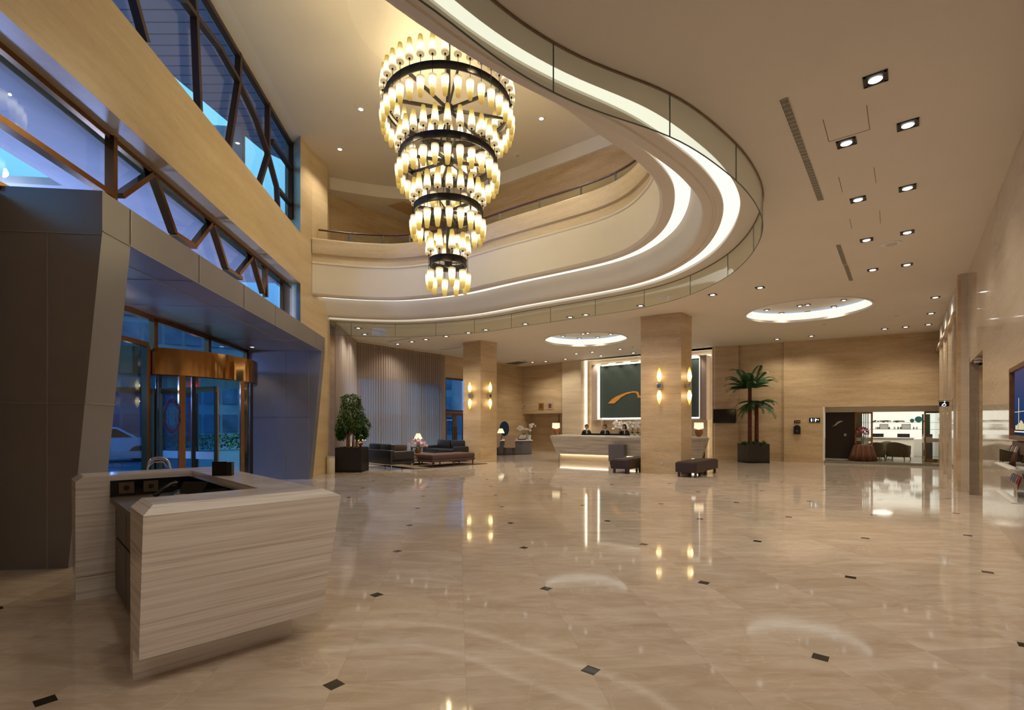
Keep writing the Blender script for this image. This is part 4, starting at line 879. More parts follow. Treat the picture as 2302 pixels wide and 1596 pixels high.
curtain('sheer_curtain', (-6.08, 16.5), (-6.50, 19.95), .20, .02, ZC-.04, 22, 'pale sheer curtain along the facade beside the pilaster, mostly edge-on')
curtain('sheer_curtain', tuple(WL.p(.1, 0, 0)[:2]), tuple(WL.p(WL.s(1001, .22), 0, 0)[:2]), .22, .02, ZC-.04, 40, 'long pleated sheer curtain in front of the big dusk-lit window')

# ------------------------------------------------------------------ lounge: rug, sofas, ottoman, tables, lamps
rg = thing('rug', 'flat brown rug with dark border under the lounge seats', 'rug', (-3.3, 19.3, 0)); q = [(-3.34, 16.85), (-.95, 19.35), (-3.2, 21.8), (-5.6, 19.2)]
mb = MB(); mb.prism(q, .001, .012); obj('border', mb, M['rug_b'], rg, world=True)
c = Vector((-3.27, 19.3)); mb = MB(); mb.prism([tuple(c+(Vector(x)-c)*.95) for x in q], .010, .016); obj('pile', mb, M['rug'], rg, world=True)
def sofa(desc, loc, rot, L=2.0, D=.95, mat='leather', legm='chrome'):
    t = thing('sofa', desc, 'sofa', loc, rot)   # back along y=0..; x length, seat faces +y
    mb = MB(); mb.bbox(-L/2, L/2, 0, D, .17, .40, .04); obj('seat_frame', mb, M[mat], t, smooth=True)
    for s in (-1, 1):
        mb = MB(); mb.bbox(-L/2+.16+(L/2-.16)*(s > 0)*1.0, 0+(L/2-.16)*(s > 0), .2, D+.0, .38, .50, .05); obj('seat_cushion', mb, M[mat], t, smooth=True)
        mb = MB(); a, b = (s*L/2, s*(L/2-.17)); mb.bbox(min(a, b), max(a, b), .0, D, .20, .62, .06); obj('armrest', mb, M[mat], t, smooth=True)
        a, b = (.03*s, s*(L/2-.2)); mb = MB(); mb.bbox(min(a, b), max(a, b), .12, .30, .44, .86, .06); obj('back_cushion', mb, M[mat], t, smooth=True)
    mb = MB(); mb.bbox(-L/2, L/2, -.02, .15, .17, .66, .05); obj('backrest', mb, M[mat], t, smooth=True)
    for x in (-L/2+.08, L/2-.08):
        for y in (.06, D-.08): mb = MB(); mb.tube([(x, y, 0), (x, y, .18)], .018, 8); obj('leg', mb, M[legm], t)
    return t
A1, B1 = Vector((-4.06, 16.6)), Vector((-5.42, 17.95)); d = (B1-A1); m_ = (A1+B1)/2
s1_ = sofa('dark leather sofa seen from behind, next to the potted ficus', (m_.x, m_.y, 0), math.atan2(-d.y, -d.x), d.length, .95)
cu = MB(); cu.bbox(-.25, .25, -.08, .08, 0, .30, .07); pc = obj('throw_pillow', cu, M['fabric_b'], smooth=True, label='brown throw pillow leaning on the sofa arm nearest the orchid table', cat='pillow')
pc.location = (-4.02, 17.72, .52); pc.rotation_euler = (-.35, 0, math.atan2(-d.y, -d.x)+.5)
s2_ = sofa('dark fabric sofa facing the hall, with armrest close to the far pillar', (-2.45, 21.35, .016), math.atan2(-(21.6-20.0), 3.6-1.85)+PI, 2.15, .95, 'leather', 'black')
ot = thing('lounge_bench', 'long low plum-brown upholstered bench with tapered wooden legs on the rug', 'bench', (-2.45, 18.55, .016), math.atan2(1.5, 1.33))
mb = MB(); mb.bbox(-1.05, 1.05, -.45, .45, .25, .44, .05); obj('seat', mb, M['fabric_b'], ot, smooth=True)
mb = MB(); mb.bbox(-1.05, 1.05, -.45, .45, .17, .255, .02); obj('frame', mb, M['fabric_b'], ot, smooth=True)
for x in (-.98, 0, .98):
    for y in (-.39, .39): mb = MB(); mb.tube([(x, y, 0), (x, y, .18)], [.018, .034], 6); obj('leg', mb, M['wood_d'], ot)
def table(desc, loc, w, dd, h, mat='wood', rot=.7, name='side_table', cat='table'):
    t = thing(name, desc, cat, loc, rot); mb = MB(); mb.bbox(-w/2, w/2, -dd/2, dd/2, h-.04, h, .01); obj('table_top', mb, M[mat], t)
    mb = MB(); mb.box(-w/2+.05, w/2-.05, -dd/2+.05, dd/2-.05, h*.3, h*.3+.02); obj('shelf', mb, M[mat], t)
    for x in (-w/2+.04, w/2-.04):
        for y in (-dd/2+.04, dd/2-.04): mb = MB(); mb.box(x-.025, x+.025, y-.025, y+.025, 0, h-.03); obj('leg', mb, M[mat], t)
    return t
table('square walnut coffee table in the middle of the rug', (-3.62, 19.0, .016), .95, .95, .42)
table('small dark side table behind the potted ficus, carrying a lamp', (-5.74, 18.75, 0), .5, .5, .66, 'wood_d')
table('small side table between the two sofas near the curtain', (-4.2, 22.15, 0), .5, .5, .54, 'wood_d')
def lamp(desc, loc, r0, r1, h0, h1, body, mat, e=14, nm='table_lamp'):
    t = thing(nm, desc, 'table lamp', loc); mb = MB(); mb.lathe(body, n=20); obj('lamp_base', mb, M[mat], t, smooth=True)
    mb = MB(); o_ = [[Vector((r*math.cos(2*PI*j/24), r*math.sin(2*PI*j/24), z)) for j in range(24)] for r, z in ((r0, h0), (r0*.5+r1*.5, (h0+h1)/2), (r1, h1))]
    mb.loft(o_, cap=False); n = 24
    for i, q in enumerate((1, .7, .25)):
        for j in range(n): mb.t[i*n+j] = q
    obj('lamp_shade', mb, M['lampshade'], t, smooth='all'); mb = MB(); mb.tube([(0, 0, body[-1][1]-.02), (0, 0, h1-.02)], .008, 6); obj('neck', mb, M['copper'], t)
    light('lamp_bulb', 'POINT', (0, 0, (h0+h1)/2), e, (1, .78, .46), t, .06); return t
vase = [(.05, 0), (.07, .015), (.035, .05), (.085, .12), (.09, .17), (.05, .23), (.02, .27), (.015, .32)]
lamp('pleated white table lamp with copper urn base beside the potted ficus', (-5.74, 18.75, .66), .20, .085, .27, .50, vase, 'copper')
lamp('pleated white table lamp rising behind the pink orchids', (-4.2, 22.15, .54), .21, .085, .30, .60, vase, 'copper')
def orchid(desc, loc, n, spread, h, mat, pot='white', pr_=.07, ph=.14, name='potted_orchid', seed=1, npot=1):
    random.seed(seed); t = thing(name, desc, 'orchid', loc)
    for k in range(npot):
        mb = MB(); x = (k-(npot-1)/2)*pr_*2.4; mb.lathe([(pr_*.75, 0), (pr_, ph), (pr_*.9, ph), (pr_*.88, ph-.02)], c=(x, 0, 0), n=16); obj('pot', mb, M[pot], t, smooth=True)
    mb = MB()
    for k in range(14*npot):
        a = random.uniform(0, 2*PI); L = random.uniform(.12, .24); x0 = random.choice([(j-(npot-1)/2)*pr_*2.4 for j in range(npot)])
        b = Vector((x0, 0, ph)); m2 = b+Vector((math.cos(a)*L*.5, math.sin(a)*L*.5, .10)); e = b+Vector((math.cos(a)*L, math.sin(a)*L, .03)); w = Vector((-math.sin(a), math.cos(a), 0))*.03
        mb.quad(b-w*.4, b+w*.4, m2+w, m2-w); mb.add([m2-w, m2+w, e], [(0, 1, 2)])
    obj('leaves', mb, M['leaf'], t, kind='stuff'); st = MB(); fl_ = MB()
    h0 = h
    for k in range(n):
        h = h0*random.uniform(.6, 1.06)
        a = random.uniform(0, 2*PI); x0 = (k % npot-(npot-1)/2)*pr_*2.4; pts = []
        for i in range(9): f = i/8; r = spread*f**2; pts.append(Vector((x0+math.cos(a)*r, math.sin(a)*r, ph+h*math.sin(min(f*1.15, 1.3)*PI/2)*1.0-(.12*f**4))))
        st.tube(pts, .004, 4)
        for i in range(4, 9):
            for q in range(2):
                c = pts[i]+Vector((random.gauss(0, .015), random.gauss(0, .015), random.gauss(0, .015))); nrm = Vector((random.gauss(0, .6), -1+random.gauss(0, .5), random.gauss(0, .4))).normalized()
                u_ = nrm.cross(Vector((0, 0, 1))).normalized(); v_ = u_.cross(nrm); R_ = .052
                for w in range(5): b = 2*PI*w/5+.3; e = u_*math.cos(b)+v_*math.sin(b); s_ = u_*-math.sin(b)+v_*math.cos(b); fl_.add([c, c+e*R_*.6+s_*R_*.42, c+e*R_*1.1, c+e*R_*.6-s_*R_*.42], [(0, 1, 2, 3)])
    obj('flower_stems', st, M['bark'], t, kind='stuff'); obj('blossoms', fl_, M[mat], t, kind='stuff'); return t
orchid('bowl of pink and white orchids on the coffee table', (-3.62, 19.0, .436), 12, .34, .42, 'petal_p', 'gwood', .14, .13, seed=4)

# ------------------------------------------------------------------ potted ficus
pl = thing('planter', 'large square black planter box holding the ficus by the curtain', 'planter', (-5.24, 16.22, 0), .02)
mb = MB(); mb.box(-.42, .42, -.42, .42, 0, .06); 
for x0, x1, y0, y1 in ((-.42, .42, -.42, -.38), (-.42, .42, .38, .42), (-.42, -.38, -.38, .38), (.38, .42, -.38, .38)): mb.box(x0, x1, y0, y1, .0, .79)
obj('box', mb, M['planter'], pl); mb = MB(); mb.box(-.38, .38, -.38, .38, .05, .74); obj('soil', mb, M['wood_d'], pl)
def leafcloud(cs, n, L, mat, parent, droop=.5, seed=2, name='foliage'):
    random.seed(seed); mb = MB()
    for k in range(n):
        cx_, cy2, cz, rx, rz = random.choice(cs); a = random.uniform(0, 2*PI); ph = math.acos(random.uniform(-1, 1)); r = random.uniform(.55, 1.0)**.6
        c = Vector((cx_+rx*r*math.sin(ph)*math.cos(a), cy2+rx*r*math.sin(ph)*math.sin(a), cz+rz*r*math.cos(ph)))
        d = Vector((math.cos(a)*.6+random.gauss(0, .4), math.sin(a)*.6+random.gauss(0, .4), -droop+random.gauss(0, .4))).normalized()
        w = d.cross(Vector((random.gauss(0, .4), random.gauss(0, .4), 1))).normalized(); l = L*random.uniform(.7, 1.2); up = w.cross(d)*l*.08
        mb.add([c, c+d*l*.45+w*l*.2+up, c+d*l, c+d*l*.45-w*l*.2+up], [(0, 1, 2), (0, 2, 3)])
    return obj(name, mb, mat, parent, kind='stuff' if 0 else None)
fi = thing('ficus_tree', 'bushy green ficus with several pale twisted stems in the black planter', 'potted tree', (-5.24, 16.22, .74))
random.seed(5)
for k in range(7):
    a = 2*PI*k/7; x, y = .16*math.cos(a), .16*math.sin(a); mb = MB(); mb.tube([(x, y, 0), (x*.85+.03*math.sin(k), y*.8, .35), (x*.9-.04*math.cos(k*2), y*.9, .75), (x*1.3, y*1.3, 1.15), (x*1.9, y*1.9, 1.5)], [.035, .03, .026, .018, .008], 7)
    obj('stem', mb, M['bark'], fi, smooth=True)
mb = MB()
for k in range(26):
    a = random.uniform(0, 2*PI); z = random.uniform(.55, 1.5); r = random.uniform(.28, .46); mb.tube([(.1*math.cos(a), .1*math.sin(a), z-.3), (r*.6*math.cos(a), r*.6*math.sin(a), z), (r*math.cos(a), r*math.sin(a), z-.05)], [.01, .007, .003], 5)
obj('twigs', mb, M['bark'], fi, kind='stuff')
leafcloud([(-.04, 0, 1.55, .30, .30), (-.02, 0, 1.25, .38, .35), (.0, 0, .95, .46, .36), (.18, 0, .80, .38, .30), (-.24, 0, .74, .28, .30), (.30, 0, .52, .18, .22), (-.36, 0, .50, .12, .18)], 3300, .12, M['leaf'], fi, .7)
bn = thing('waste_bin', 'slim pale metal bin between the curtain and the planter', 'bin', (-5.68, 15.5, 0)); mb = MB(); mb.lathe([(.12, 0), (.125, .02), (.125, .48), (.12, .5)], n=24); obj('body', mb, M['cream'], bn, smooth=True)
mb = MB(); mb.lathe([(.126, .5), (.126, .53), (.07, .54), (.06, .52)], n=24); obj('lid', mb, M['silver'], bn, smooth=True)

# ------------------------------------------------------------------ palm
def frond(L, rise, droop, n=18, w=.20):
    mb = MB(); pts = [Vector((L*f*(1-.12*f), 0, rise*math.sin(f*PI*.55)-droop*f*f)) for f in [i/n for i in range(n+1)]]
    mb.tube(pts, [.009*(1-.8*i/n) for i in range(n+1)], 4)
    for i in range(2, n+1):
        p, q = pts[i-1], pts[i]; d = (q-p).normalized(); f = i/n; wl = w*math.sin(min(1, f*1.1+.15)*PI)**.6+.05
        for s in (-1, 1):
            for e in (0, .5):
                b = p.lerp(q, e); tip = b+d*wl*.75+Vector((0, s*wl, -wl*.35)); m2 = b.lerp(tip, .5)+Vector((0, 0, wl*.1)); mb.add([b, m2+d*.024, tip, m2-d*.024], [(0, 1, 2, 3)])
    return mb
pp = thing('planter', 'square dark brown planter box holding the twin palm by the back wall', 'planter', (9.78, 20.05, 0), .12)
mb = MB(); mb.box(-.44, .44, -.40, .40, 0, .06)
for x0, x1, y0, y1 in ((-.44, .44, -.40, -.36), (-.44, .44, .36, .40), (-.44, -.40, -.36, .36), (.40, .44, -.36, .36)): mb.box(x0, x1, y0, y1, .0, .76)
obj('box', mb, M['planter'], pp); mb = MB(); mb.box(-.40, .40, -.36, .36, .05, .70); obj('soil', mb, M['wood_d'], pp)
pm = thing('palm_tree', 'tall artificial palm with two russet trunks against the travertine wall', 'palm', (9.78, 20.05, .70))
random.seed(11)
crowns = [((-.14, .0), 2.30, 24, 1.0), ((.16, .05), 1.72, 18, .9)]
for (x, y), h, nf, sc_ in crowns:
    mb = MB(); rr = []; 
    for i in range(40): z = h*i/39; rr.append((.075-.012*i/39+.010*((i % 2)), z))
    mb.lathe(rr, c=(x, y, 0), n=12); obj('trunk', mb, M['palmbark'], pm)
    for k in range(nf):
        a = 2*PI*k/nf+random.uniform(-.15, .15); up = random.random(); b = frond((.74+.48*(1-abs(up-.4)))*sc_, (.22+.75*up)*sc_*(1.0 if sc_ == 1 else .38), (.1+.25*(1-up))*(1 if sc_ == 1 else 2.6), 16, .19)
        R_ = Matrix.Rotation(a, 4, 'Z'); b.v = [R_ @ v for v in b.v]; o = obj('frond', b, M['palm'], pm); o.location = (x, y, h-.02)
leafcloud([(-.25, -.1, .06, .22, .08), (.1, -.15, .06, .25, .09), (.3, 0, .06, .2, .08)], 380, .13, M['leaf'], pm, .1, 7, 'ground_leaves')

# ------------------------------------------------------------------ benches
def bench(desc, P, ang_, L=2.05, W=.62):
    t = thing('leather_bench', desc, 'bench', (P[0], P[1], 0), ang_)
    mb = MB(); mb.bbox(0, L, 0, W, .14, .42, .015); obj('body', mb, M['leather_b'], t)
    mb = MB(); mb.bbox(.04, L-.04, .04, W-.04, .41, .445, .015); obj('top_cushion', mb, M['leather_b'], t)
    mb = MB(); mb.box(.06, L-.06, -.004, .0, .27, .285); obj('seam_line', mb, M['black'], t)
    for x in (.12, L/2, L-.12):
        for y in (.07, W-.07): mb = MB(); mb.box(x-.03, x+.03, y-.03, y+.03, 0, .15); obj('leg', mb, M['wood_d'], t)
bench('dark brown leather bench in front of the near pillar, seen end-on', (5.27, 14.12), math.radians(51.3))
bench('dark brown leather bench half hidden behind the near pillar', (3.60, 15.25), math.radians(51.3), 1.9)

# ------------------------------------------------------------------ reception counter
RF = Frame((1.60, 21.0), (6.75, 17.55)); cb_ = RF.m*-1
rc = thing('reception_counter', 'long pale stone reception counter with glowing recessed plinth', 'reception counter', RF.p(RF.L/2, -.4, 0))
def fpoly(rings, mat, name, **k):
    mb = MB(); mb.loft([[RF.p(a, o, z) for a, o in r] for z, r in rings]); return obj(name, mb, mat, rc, world=True, **k)
L_ = RF.L
fpoly([(.30, [(.28, -.10), (L_-.16, -.10), (L_-.16, -.75), (.28, -.75)]), (1.03, [(0, 0), (L_, 0), (L_+.06, -.85), (-.02, -.85)]), (1.06, [(.03, -.03), (L_-.03, -.03), (L_, -.85), (0, -.85)])], M['stmarble2'], 'counter_body')
mb = MB(); mb.fbox(RF, .04, L_-.02, -.85, -.03, 1.062, 1.085); obj('counter_top', mb, M['white'], rc, world=True)
mb = MB(); mb.fbox(RF, .3, L_-.3, -.75, -.38, .0, .3); obj('plinth', mb, M['trav_light'], rc, world=True)
mb = MB(); mb.fbox(RF, .32, L_-.2, -.36, -.30, .285, .298); obj('plinth_light', mb, M['cove2'], rc, world=True)
for k in range(0): light('plinth_glow', 'POINT', RF.p(.6+k*(L_-1.2)/5, -.24, .2), 2.6, (1, .82, .52), None, .05)
bs = RF.s(1369, .25); bx = thing('counter_cabinet', 'small dark grey cabinet projecting from the front of the counter', 'cabinet', RF.p(bs+.25, .1, 0))
mb = MB(); mb.fbox(RF, bs, bs+.62, .01, .30, .10, .76); obj('body', mb, M['grey'], bx, world=True); mb = MB(); mb.fbox(RF, bs+.04, bs+.58, .02, .26, 0, .10); obj('plinth', mb, M['black'], bx, world=True)
def rp(u, off, z=1.085): s_ = RF.s(u, off); return RF.p(s_, off, z)
drum = [(.06, 0), (.075, .02), (.12, .09), (.145, .18), (.13, .26), (.08, .30), (.03, .315)]
lamp('drum lamp with round amber wood base on the counter end nearer the windows', rp(1250, -.35), .165, .16, .30, .52, drum, 'gwood', 12)
lamp('drum lamp with amber wood base on the counter end beyond the near pillar', rp(1571, -.35), .165, .16, .30, .52, drum, 'gwood', 12)
for u, d in ((1342, 'black counter monitor between the first two receptionists'), (1384, 'black counter monitor between the second and third receptionists')):
    p = rp(u, -.9, .80); mt = thing('monitor', d, 'monitor', p, RF.rot()); mb = MB(); mb.box(-.25, .25, -.02, .02, .08, .36); obj('screen', mb, M['blackgl'], mt); mb = MB(); mb.box(-.03, .03, -.02, .03, .0, .1); mb.box(-.12, .12, -.08, .08, 0, .012); obj('stand', mb, M['black'], mt)
mb = MB(); mb.fbox(RF, .2, L_-.1, -1.35, -.86, .76, .80); obj('staff_worktop', mb, M['wood'], rc, world=True)
mb = MB(); mb.fbox(RF, .2, L_-.1, -.90, -.86, .0, .76); obj('staff_side', mb, M['wood'], rc, world=True)
# orchid bank behind the third receptionist
for k, u in enumerate((1393, 1409, 1422, 1434, 1446)):
    s_ = WB.s(u, .55); orchid('white orchids banked behind the counter, ' + ['at the edge beside the third receptionist', 'second pot from the receptionist', 'third pot from the receptionist', 'pot next to the near pillar', 'pot half behind the near pillar'][k], WB.p(s_, .55, .93), 20, .30, .62, 'petal_w', 'white', .12, .16, seed=20+k)
mb = MB(); mb.fbox(WB, WB.s(1385, .55), WB.s(1455, .55), .3, .8, 0, .93); obj('back_console', mb, M['trav_light'], label='low stone console behind the counter carrying the white orchids', cat='console')

# ------------------------------------------------------------------ people
def skin_mesh(name, chain, mat, parent, sub=2, root=0):
    vs, es = [], []; idx = {}
    for a, b in chain:
        for k in (a, b):
            if k[0] not in idx: idx[k[0]] = len(vs); vs.append(k)
        es.append((idx[a[0]], idx[b[0]]))
    me = bpy.data.meshes.new(name); me.from_pydata([v[1] for v in vs], es, []); o = bpy.data.objects.new(name, me); COL.objects.link(o); o.parent = parent
    md = o.modifiers.new('skin', 'SKIN'); md.use_smooth_shade = True
    for i, v in enumerate(vs): r = v[2]; r = r if isinstance(r, tuple) else (r, r); me.skin_vertices[0].data[i].radius = r; me.skin_vertices[0].data[i].use_root = (i == root)
    sb = o.modifiers.new('sub', 'SUBSURF'); sb.levels = sub; sb.render_levels = sub; me.materials.append(mat)
    dg = bpy.context.evaluated_depsgraph_get(); ev = o.evaluated_get(dg); m2 = bpy.data.meshes.new_from_object(ev); m2.name = name; o.modifiers.clear(); o.data = m2
    for p in m2.polygons: p.use_smooth = True
    return o
def person(desc, loc, rot, turn=0.0, bob=False, h=1.54):
    t = thing('person', desc, 'person', loc, rot); s = h/1.60; t.scale = (s, s, s)
    J = dict(pel=('pel', (0, 0, .92), (.145, .10)), wst=('wst', (0, 0, 1.06), (.115, .085)), chs=('chs', (0, .0, 1.22), (.145, .10)), nkb=('nkb', (0, 0, 1.345), (.075, .065)), nk=('nk', (0, -.005, 1.39), .047), hdb=('hdb', (0, -.012, 1.44), (.055, .06)))
    ch = [(J['pel'], J['wst']), (J['wst'], J['chs']), (J['chs'], J['nkb']), (J['nkb'], J['nk'])]
    arm = []
    for sg in (-1, 1):
        k = 'l' if sg < 0 else 'r'
        sh = ('sh'+k, (.140*sg, 0, 1.280), .040); el = ('el'+k, (.215*sg, .02, 1.06), .042); wr_ = ('wr'+k, (.12*sg, -.20, 1.00), .026)
        hp = ('hp'+k, (.085*sg, -.265, .995), (.038, .018)); ch += [(J['chs'] if 0 else J['nkb'], sh), (sh, el), (el, wr_), (wr_, hp)]; arm += [(J['nkb'], sh), (sh, el), (el, ('cf'+k, (.135*sg, -.17, 1.005), .036))]
        for f in range(4):
            b = Vector((.085*sg+(f-1.5)*.017, -.285, .995)); ln = (.06, .07, .066, .05)[f]
            ch += [(hp, ('f%d%s0' % (f, k), tuple(b), .0085)), (('f%d%s0' % (f, k), tuple(b), .0085), ('f%d%s1' % (f, k), tuple(b+Vector((-.01*sg, -ln*.6, -.008))), .008)), (('f%d%s1' % (f, k), tuple(b+Vector((-.01*sg, -ln*.6, -.008))), .008), ('f%d%s2' % (f, k), tuple(b+Vector((-.015*sg, -ln, -.03))), .007))]
        ch += [(hp, ('t%s' % k, (.055*sg, -.27, 1.0), .010)), (('t%s' % k, (.055*sg, -.27, 1.0), .010), ('t2%s' % k, (.045*sg, -.305, .995), .008))]
        hip = ('hip'+k, (.08*sg, 0, .84), .085); kn = ('kn'+k, (.085*sg, -.01, .47), .052); an = ('an'+k, (.085*sg, .01, .08), .034); to = ('to'+k, (.09*sg, -.12, .035), (.036, .024))
        ch += [(J['pel'], hip), (hip, kn), (kn, an), (an, to)]
    b = skin_mesh('body', ch, M['skin'], t)
    jk = [(('p2', (0, 0, .86), (.165, .12)), ('w2', (0, 0, 1.06), (.135, .105))), (('w2', (0, 0, 1.06), (.135, .105)), ('c2', (0, 0, 1.22), (.165, .12))), (('c2', (0, 0, 1.22), (.165, .12)), ('nkb', (0, 0.01, 1.338), (.13, .095))), (('nkb', (0, 0.01, 1.338), (.13, .095)), ('col', (0, .012, 1.378), (.072, .064)))]
    grow = lambda k: (k[0], k[1], tuple(x*1.35 for x in k[2]) if isinstance(k[2], tuple) else k[2]*1.35) if k[0] != 'nkb' else ('nkb', (0, 0.01, 1.338), (.13, .095))
    jk += [(grow(a), grow(b2)) for a, b2 in arm]; skin_mesh('jacket', jk, M['jacket'], t)
    # skirt
    mb = MB(); mb.lathe([(.175, .95), (.19, .85), (.18, .5), (.17, .48)], n=20, sy=.75); obj('skirt', mb, M['jacket'], t, smooth=True)
    # head: one mesh with nose, chin, ears
    hd_ = thing('head_pivot', None, None); bpy.data.objects.remove(hd_)
    mb = MB(); n, m = 24, 18; rings = []
    for i in range(m+1):
        v = i/m; z = -math.cos(PI*v); ring = []
        for j in range(n):
            a = 2*PI*j/n; r = math.sin(PI*(i+.02)/(m+.04)); x, y = math.cos(a)*r, math.sin(a)*r
            wx = .073*(1-.28*max(0, -z-.1)); wy = .092*(1-.12*max(0, -z))
            p = Vector((x*wx, y*wy-(.012 if z < -.3 else 0)*r, z*.115)); fr = max(0, -y)
            if fr > .8 and abs(x) < .30: p.y -= .016*math.exp(-((z+.12)/.22)**2)*(1-abs(x)/.30)      # nose
            if fr > .6: p.y += .006*math.exp(-((z-.08)/.12)**2)*math.exp(-((abs(x)-.38)/.2)**2)       # eye sockets
            if fr > .8 and abs(x) < .4: p.y -= .004*math.exp(-((z+.5)/.10)**2)
            if abs(x) > .93: p.x += math.copysign(.010, x)*math.exp(-((z+.05)/.25)**2)                # ears
            ring.append(p)
        rings.append(ring)
    mb.loft(rings); R_ = Matrix.Rotation(turn, 3, 'Z'); C0 = Vector((0, -.012, 1.49)); mb.v = [R_ @ v+C0 for v in mb.v]
    mb.tube([(0, 0, 1.33), (0, -.008, 1.43)], [.05, .045], 10); hdo = obj('head', mb, M['skin'], t, smooth='all')
    mb = MB()
    for sg in (-1, 1): mb.ball(R_ @ Vector((.029*sg, -.083, .008))+C0, .011, .006, .006, 8, 5); mb.ball(R_ @ Vector((.029*sg, -.084, .028))+C0, .015, .006, .0025, 8, 4)
    obj('eyes', mb, M['hair'], hdo); mb = MB(); mb.ball(R_ @ Vector((0, -.089, -.055))+C0, .024, .006, .007, 10, 5); obj('mouth', mb, pbr('lips', (.50, .12, .10), .4), hdo)
    # hair
    mb = MB(); rings = []
    for i in range(15):
        v = i/14; z = math.cos(PI*v*.72); ring = []
        for j in range(24):
            a = 2*PI*j/24; r = math.sin(PI*(v*.72)+.03); x, y = math.cos(a)*r, math.sin(a)*r; zz = z
            if y < -.15: zz = max(z, .30+.10*math.sin(j*1.9)*.5) if v < 1 else .36; 
            rr = 1.13 if y > -.3 else 1.10
            wv = 1+.03*math.sin(j*2.7+i*1.3); ring.append(Vector((x*.077*rr*wv, y*.096*rr*wv+.004, zz*.118+.012)))
        rings.append(ring)
    mb.loft(rings, cap=True); 
    if bob:
        for sg in (-1, 1): mb.ball((.068*sg, .012, -.03), .026, .055, .085)
        mb.ball((0, .06, -.03), .07, .045, .085)
    else: mb.ball((0, .095, -.02), .045, .035, .045); [mb.ball((.066*sg, .01, -.0), .016, .05, .06) for sg in (-1, 1)]
    mb.v = [R_ @ v+C0 for v in mb.v]; obj('hair', mb, M['hair'], t, smooth='all')
    mb = MB(); mb.loft([[(x*w, -.095-y, z) for x, y in ((-1, 0), (-.4, .03), (.4, .03), (1, 0), (.4, -.02), (-.4, -.02))] for z, w in ((1.375, .022), (1.34, .036), (1.27, .020), (1.20, .032), (1.17, .012))]); mb.tube([Vector((.062*math.cos(a), .055*math.sin(a)-.008, 1.372)) for a in [2*PI*i/14 for i in range(15)]], .018, 6); mb.v = [v+Vector((0, -.02, 0)) if v.z < 1.34 else v for v in mb.v]
    obj('scarf', mb, M['scarf'], t, smooth=True)
    mb = MB(); mb.box(.06, .11, -.155, -.148, 1.21, 1.228); obj('name_tag', mb, M['silver'], t)
for u, off_, desc, turn, bob in ((1318.5, -1.62, 'receptionist in black jacket and white scarf nearest the glowing strip, hair tied back', -.35, False), (1360, -1.62, 'middle receptionist in black jacket and pale scarf, head turned aside', -.45, False), (1403.5, -1.62, 'receptionist with fuller dark bob in front of the white orchids', -.7, True)):
    p = rp(u, off_, 0); person(desc, p, math.atan2(p.y, p.x)-PI/2+.1, turn, bob)

# ------------------------------------------------------------------ concierge corner
cg = thing('concierge_desk', 'dark grey concierge desk with white top in the far corner', 'desk', (.15, 25.6, 0))
mb = MB(); mb.prism([(-1.35, 25.2), (.55, 25.45), (1.02, 25.75), (.98, 26.5), (-1.35, 26.2)], .02, .69); obj('body', mb, M['grey'], cg, world=True)
mb = MB(); mb.prism([(-1.4, 25.12), (.56, 25.37), (1.08, 25.7), (1.04, 26.56), (-1.4, 26.26)], .69, .73); obj('desk_top', mb, M['white'], cg, world=True)
p = at(1126, 985, 25.8); lamp('small white shaded lamp on the concierge desk by the round mirror', (p.x, 25.8, .73), .19, .09, .36, .60, [(r, z*1.15) for r, z in vase], 'wood_d', 14)
p = at(1184, 985, 26.0); orchid('white orchid in two white pots on the concierge desk', (p.x, 26.1, .73), 9, .36, .62, 'petal_w', 'white', .11, .26, seed=9, npot=2)
p = at(1173, 985, 26.1); mt = thing('arched_monitor', 'small white arched screen with black base on the concierge desk', 'monitor', (p.x, 26.0, .73), .2)
mb = MB(); mb.loft([[(.17*math.cos(PI*i/12), y, .26*math.sin(PI*i/12)+.03) for i in range(13)] for y in (-.015, .015)]); obj('arch', mb, M['white'], mt); mb = MB(); mb.box(-.2, .2, -.08, .06, 0, .05); mb.tube([Vector((.18*math.cos(PI*i/12), -.01, .275*math.sin(PI*i/12)+.03)) for i in range(13)], .012, 6); obj('base', mb, M['black'], mt)
def chair(desc, loc, rot, mat='tan'):
    t = thing('concierge_chair', desc, 'chair', loc, rot); mb = MB(); mb.bbox(-.26, .26, -.26, .26, .38, .47, .03); obj('seat', mb, M[mat], t, smooth=True)
    mb = MB(); mb.loft([[(x*w, y-(z-.45)*.18, z) for x, y in ((-.27, -.30), (.27, -.30), (.27, -.24), (-.27, -.24))] for z, w in ((.40, 1), (.9, .92), (1.0, .8))]); obj('backrest', mb, M[mat], t, smooth=True)
    for x in (-.22, .22):
        for y in (-.22, .22): mb = MB(); mb.tube([(x, y, .39), (x*1.1, y*1.1, 0)], [.02, .014], 6); obj('leg', mb, M['black'], t)
chair('beige high-backed chair turned away at the concierge desk', (-.15, 24.75, 0), .15)
chair('beige chair half hidden behind the far pillar', (-1.0, 24.6, 0), 1.2)
s_ = WL.s(1133, 0); mr = thing('round_mirror', 'round dark blue mirror in a pale rim above the concierge desk', 'mirror', WL.p(s_, 0, 1.30))
mb = MB(); mb.loft([[WL.p(s_+r*math.cos(2*PI*j/36), o, 1.30+r*math.sin(2*PI*j/36)) for j in range(36)] for r, o in ((.46, 0), (.46, .03), (.42, .03))]); obj('rim', mb, M['silver'], mr, world=True)
mb = MB(); mb.loft([[WL.p(s_+r*math.cos(2*PI*j/36), o, 1.30+r*math.sin(2*PI*j/36)) for j in range(36)] for r, o in ((.42, .031), (.42, .036))]); obj('glass', mb, pbr('dark_blue_mirror', (.05, .09, .20), .12, .6), mr, world=True)
